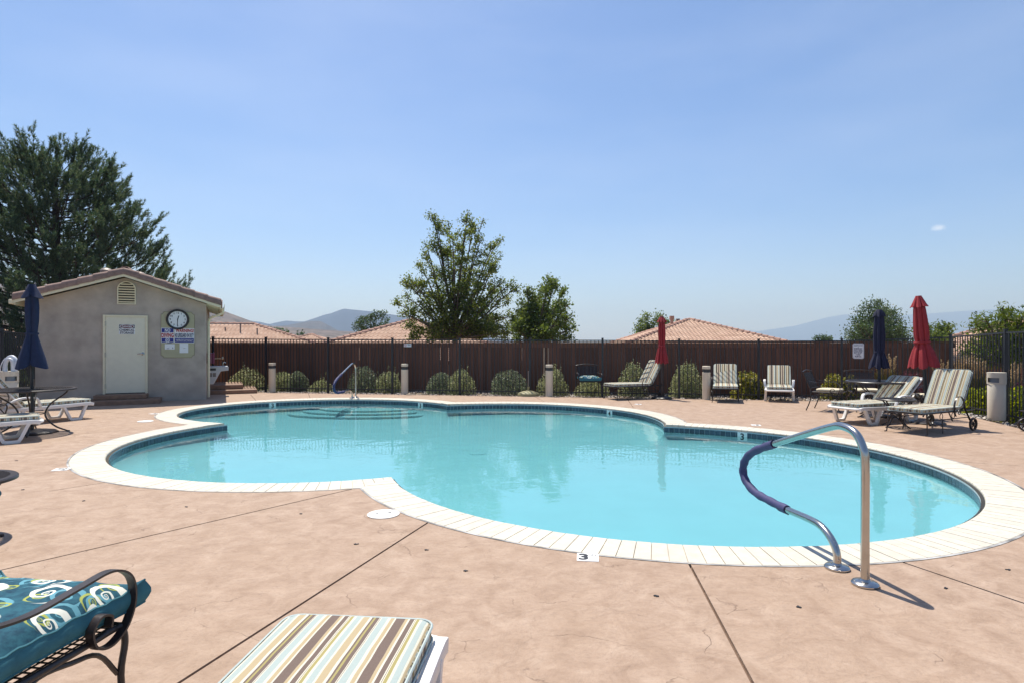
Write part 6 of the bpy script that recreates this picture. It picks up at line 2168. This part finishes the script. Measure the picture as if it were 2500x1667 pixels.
# ------------------------------------------------------------- foreground
fc = (-1.785, 1.975)
iron_chair('wrought iron armchair with scrolled arms in the bottom left corner', fc, R(-8))
scroll_cushion('big teal cushion with cream and lime scrolls on the nearest armchair', (fc[0] + 0.012, fc[1] + 0.03), R(-8), 0.595, 0.61, 0.10, z=0.447)
iron_chair('wrought iron armchair outside the left edge holding a teal cushion', (-3.80, 3.62), R(-20))
scroll_cushion('teal scroll cushion whose corner just enters at the left edge', (-3.76, 3.64), R(-20), 0.64, 0.62, 0.09)
resin_lounger('white resin lounger at the bottom edge with its foot end towards the pool', (-0.598, 2.355), (0.085, 0.996), 50, 'large striped cushion in the foreground at the bottom edge', 31, W=0.65)

# hand rails: one tube through deck sockets, curved out over the water
def rail_points():
    base = Vector((2.144, 3.606)); d = Vector((-0.1, 0.995))
    out = []
    for px, py in ((2112, 1300), (2112, 1130), (2106, 1090), (2088, 1056), (2058, 1040), (2030, 1041), (1960, 1061), (1890, 1083), (1845, 1099), (1822, 1118), (1814, 1146), (1822, 1175), (1845, 1202), (1880, 1222), (1922, 1243), (1975, 1266), (2005, 1284), (2030, 1316), (2043, 1350)):
        k = (px - 1250) / FPX
        s = (base.x - k * base.y) / (k * d.y - d.x)
        y = base.y + d.y * s
        out.append((s, CAMH - (py - HOR) * y / FPX))
    return [(0, 0.0)] + out + [(0.265, 0.0)]
RP = rail_points()
def handrail(label, loc, rz):
    o = thing('handrail', label, 'handrail', (loc[0], loc[1], 0), rz, 'pool handrails with blue covers')
    P = catmull([(0, s, z) for s, z in RP], 5)
    MB().tube(P, 0.0245, 16).build('rail', M['steel'], o, smooth=60)
    lo, hi = 5 * 8, 5 * 15                        # covered stretch
    C = P[lo:hi + 1]
    rs = [0.032 + 0.0022 * math.sin(i * 1.7) + rnd.uniform(-0.0012, 0.0012) for i in range(len(C))]
    MB().tube(C, 0.033, 16, rs=rs).build('grip_cover', M['rail_blue'], o, smooth=60)
    lace = []
    for i, p in enumerate(C):
        t = (C[min(i + 1, len(C) - 1)] - C[max(i - 1, 0)]).normalized()
        n_ = Vector((0, -t.z, t.y))
        if n_.z < -0.2 and i > 18: n_ = -n_
        outw = (p - Vector((0, 0.9, 0.45))).normalized()
        lace.append(p + outw * 0.034 + Vector((0.006 * math.sin(i * 2.4), 0, 0.003 * math.cos(i * 3.1))))
    MB().tube(lace, 0.0055, 5).build('lacing', M['black'], o)
    for s in (0, 0.265):
        MB().lathe([(0.075, 0.001), (0.077, 0.012), (0.068, 0.022), (0.034, 0.028), (0.026, 0.04)], 32, (0, s, 0)).build('flange', M['steel'], o, smooth=40)
    return o
handrail('steel handrail with a purple blue grip cover in the right foreground', (2.144, 3.606), math.atan2(0.1, 0.995))
fb = G(868, 969.5)
handrail('distant steel handrail with a blue grip cover at the far pool edge', (fb.x, fb.y + 0.02), R(180) - 0.10)

# ------------------------------------------------------------- bollards, bins, loose base
def bollard(label, px, py_base):
    p = G(px, py_base)
    o = thing('light_bollard', label, 'bollard', (p.x, p.y, 0), 0, 'cream light bollards along the fence')
    r, H_ = 0.104, 0.885
    MB().lathe([(r, 0.0), (r, 0.715), (r - 0.008, 0.72)], 32).build('column', M['cream'], o, smooth=40)
    lm = MB()
    for k in range(4): lm.lathe([(r - 0.025, 0.722 + k * 0.021), (r - 0.006, 0.724 + k * 0.021), (r - 0.006, 0.730 + k * 0.021), (r - 0.025, 0.742 + k * 0.021)], 28)
    lm.lathe([(r - 0.024, 0.715), (r - 0.024, 0.81)], 28)
    lm.build('louver', M['louver'], o, smooth=30)
    MB().lathe([(r - 0.02, 0.806), (r, 0.808), (r, H_ - 0.008), (r - 0.008, H_), (0, H_ + 0.004)], 32).build('cap', M['cream'], o, smooth=40)
bollard('leftmost cream light bollard, nearest to the pool house', 664.5, 955.7)
bollard('second cream light bollard from the left, right of the far handrail', 988, 960.5)
bollard('cream light bollard between the tan umbrella base and the teal cushion', 1341, 966)
bollard('rightmost cream light bollard beside the tall silver shrub', 1724.5, 974.2)
def trash_bin(label, loc, rz):
    o = thing('trash_bin', label, 'trash bin', (loc[0], loc[1], 0), rz, 'cream cylindrical trash bins')
    r = 0.143
    MB().lathe([(r - 0.012, 0.0), (r - 0.004, 0.02), (r, 0.06), (r, 0.70), (r - 0.01, 0.715)], 40).build('body', M['bin'], o, smooth=40)
    h = MB()                                     # hood ring with a real opening at the front
    n = 48
    zz = [0.70, 0.715, 0.73, 0.82, 0.84, 0.905, 0.92]
    V = [((r + 0.008) * math.cos(2 * PI * k / n), (r + 0.008) * math.sin(2 * PI * k / n), z) for z in zz for k in range(n)]
    F = []
    for i in range(len(zz) - 1):
        for k in range(n):
            a = (2 * PI * (k + 0.5) / n) % (2 * PI)
            if zz[i] in (0.73,) and abs(a - 1.5 * PI) < 0.62: continue
            F.append((i * n + k, i * n + (k + 1) % n, (i + 1) * n + (k + 1) % n, (i + 1) * n + k))
    F.append(tuple((len(zz) - 1) * n + k for k in range(n)))
    h.v, h.f = V, F
    h.build('hood', M['bin'], o, smooth=40)
    MB().lathe([(r - 0.02, 0.70), (r - 0.02, 0.88)], 30).build('liner', mat('grey_flap', (0.16, 0.19, 0.22), 0.4), o, smooth=40)
    return o
bp = G(2432, 1026)
trash_bin('cream cylindrical trash bin by the right-hand iron fence', (9.35, 11.46), R(-62))
lb = Vector(((23 - 1250) / FPX * 12.0, 12.0, 0))
trash_bin('cream trash bin at the left edge with vacuum hoses coiled on top', lb, R(52))
o = thing('vacuum_hose', 'pale vacuum hoses looped over the left trash bin', 'hose', (lb.x, lb.y, 0.92), 0)
MB().tube(catmull([(-0.10, 0.0, 0.0), (-0.105, 0.02, 0.12), (-0.06, 0.03, 0.25), (0.03, 0.03, 0.29), (0.11, 0.02, 0.22), (0.125, 0.0, 0.1), (0.12, 0.0, 0.0)], 6), 0.036, 12).build('thick_hose', M['hose'], o, smooth=60)
MB().tube(catmull([(-0.02, -0.06, 0.0), (-0.02, -0.06, 0.14), (0.02, -0.05, 0.24), (0.08, -0.04, 0.21), (0.09, -0.03, 0.1), (0.09, -0.03, 0.0)], 6), 0.03, 12).build('thick_hose', M['hose'], o, smooth=60)
MB().tube(catmull([(0.02, 0.03, 0.27), (-0.09, 0.0, 0.25), (-0.15, -0.03, 0.1), (-0.155, -0.03, -0.05)], 6), 0.010, 8).build('thin_hose', M['hose'], o, smooth=60)
MB().tube(catmull([(0.11, 0.0, 0.16), (0.17, 0.0, 0.15), (0.20, 0.0, 0.19), (0.195, 0.0, 0.24)], 5), 0.010, 8).build('hook', M['hose'], o, smooth=60)
tb = G(1290, 965)
o = umbrella_base('tan umbrella base with a bare stem near the middle of the fence', (tb.x, tb.y), 0.31, M['tanbase'], 0.15, 0.26)
MB().lathe([(0.017, 0.2), (0.017, 0.70)], 10).build('stem', M['vent_metal'], o)
for k in range(10):
    a = 2 * PI * k / 10
    MB().bar((math.cos(a) * 0.08, math.sin(a) * 0.08, 0.147), (math.cos(a) * 0.285, math.sin(a) * 0.285, 0.083), 0.014, 0.008).build('rib', M['louver'], o)

# ------------------------------------------------------------- along the far fence
p = G(1441, 968)
iron_chair('wrought iron armchair by the far fence with a teal cushion on it', (p.x, p.y + 0.28), R(180))
scroll_cushion('far teal patterned cushion on the armchair by the fence', (p.x, p.y + 0.24), R(180), 0.56, 0.54, 0.10)
iron_lounger('wrought iron lounger seen from the side in front of the spiky shrub', (2.58, 15.80), (-0.93, -0.37), 60, 'striped cushion on the lounger left of the small red umbrella', 41)
rp_ = (4.03, 15.98)
um2 = closed_umbrella('closed small red umbrella by the far fence left of the fourth bollard', rp_, None,
    [(2.19, 0.03, 0.0), (2.1, 0.06, 0.12), (1.95, 0.082, 0.2), (1.75, 0.088, 0.22), (1.5, 0.08, 0.22), (1.41, 0.076, 0.22), (1.3, 0.10, 0.26), (1.1, 0.135, 0.28), (0.97, 0.15, 0.3)],
    [(2.215, 0.03, 0.0), (2.14, 0.075, 0.14), (2.06, 0.115, 0.26)], M['red'], nf=8, tie=(1.41, 0.085), seed=9, pole_r=0.034, pole_mat=mat('dark_brown_pole', (0.035, 0.022, 0.02), 0.5))
f_ = G(1773, 983)
iron_lounger('wrought iron lounger facing the camera beside the rightmost light bollard', (f_.x, f_.y + 0.05), (-0.33, -0.94), 45, 'striped cushion on the lounger beside the rightmost light bollard', 51)
f_ = G(1903, 981)
resin_lounger('white resin lounger facing the camera by the far fence', (f_.x, f_.y), (-0.40, -0.92), 44, 'striped cushion on the white lounger facing the camera', 61)

# ------------------------------------------------------------- right side group
TR = (7.42, 12.0)
patio_table('round dark mesh patio table behind the loungers on the right', TR, 0.60, 0.72, rz=0.2)
um3 = closed_umbrella('closed dark navy umbrella standing through the right patio table', TR, None,
    [(2.13, 0.05, 0.0), (2.05, 0.075, 0.12), (1.9, 0.088, 0.16), (1.65, 0.10, 0.2), (1.4, 0.092, 0.2), (1.3, 0.085, 0.2), (1.22, 0.105, 0.22), (1.08, 0.15, 0.24), (1.0, 0.165, 0.26)],
    [(2.155, 0.05, 0.0), (2.1, 0.085, 0.12), (2.02, 0.11, 0.22)], M['deepnavy'], nf=7, tie=(1.3, 0.092), seed=14, pole_r=0.03)
def face(loc, tgt): return math.atan2(tgt[1] - loc[1], tgt[0] - loc[0]) - PI / 2
def chair_pad(label, loc, rz):
    o = thing('chair_pad', label, 'cushion', (loc[0], loc[1], 0.432), rz, 'cream seat pads')
    me = pad(0.46, 0.48, 0.055, nx=6, ny=6); me.name = 'cover'; me.materials.append(M['creampad'])
    inst('cover', me, o, (-0.24 * 0 - 0.0, -0.20, 0), rot=(0, 0, R(90)))
for lb_, loc, tgt, lp_ in (
    ('wrought iron armchair left of the right patio table, seen from the side', (6.98, 13.1), (7.75, 12.4), 'cream pad on the left armchair at the right patio table'),
    ('wrought iron armchair behind the right patio table facing the pool', (7.80, 13.05), (7.6, 12.0), 'cream pad on the armchair behind the right patio table'),
    ('wrought iron armchair right of the right patio table, next to the red umbrella', (8.02, 11.62), (7.0, 11.7), 'cream pad on the armchair next to the big red umbrella')):
    rz = face(loc, tgt)
    iron_chair(lb_, loc, rz)
    chair_pad(lp_, loc, rz)
resin_lounger('white resin lounger reclined in front of the right patio table', (6.12, 10.95), (-0.92, -0.39), 40, 'striped cushion on the white lounger in front of the right patio table', 71)
patio_table('small dark mesh side table between the two right loungers', (6.80, 10.52), 0.31, 0.50, legs=4, rz=0.4, group='small mesh side tables', name='side_table')
iron_lounger('wrought iron lounger on wheels in front of the big red umbrella', (6.42, 9.72), (-0.885, -0.466), 60, 'striped cushion on the wheeled lounger in front of the big red umbrella', 81)
rb_ = G(2267, 1033)
um4 = closed_umbrella('closed big red umbrella leaning slightly left, on the right side', rb_, None,
    [(2.33, 0.045, 0.0), (2.25, 0.075, 0.1), (2.1, 0.095, 0.18), (1.9, 0.105, 0.24), (1.65, 0.113, 0.26), (1.5, 0.10, 0.24), (1.46, 0.105, 0.24), (1.36, 0.15, 0.26), (1.18, 0.20, 0.28), (1.06, 0.225, 0.30)],
    [(2.355, 0.05, 0.0), (2.28, 0.08, 0.12), (2.2, 0.108, 0.22), (2.16, 0.128, 0.3)], M['red'], nf=7, tie=(1.5, 0.13), seed=23, lean=(R(-4.6), 0), pole_r=0.03)
wl_ = G(2494, 1054)
iron_lounger('wrought iron lounger almost wholly outside the right edge, one wheel showing', (wl_.x + 1.55, wl_.y - 0.35), (1.0, -0.12), 80, 'striped cushion on the lounger outside the right edge', 91)

umbrella_base('', TL, 0.34, M['wrought'], 0.07, 0.30, lobes=10, parent=um1)
umbrella_base('', rp_, 0.27, M['wrought'], 0.085, 0.40, lobes=8, parent=um2)
umbrella_base('', TR, 0.27, M['wrought'], 0.07, 0.3, parent=um3)
umbrella_base('', rb_, 0.27, M['wrought'], 0.055, 0.3, parent=um4)
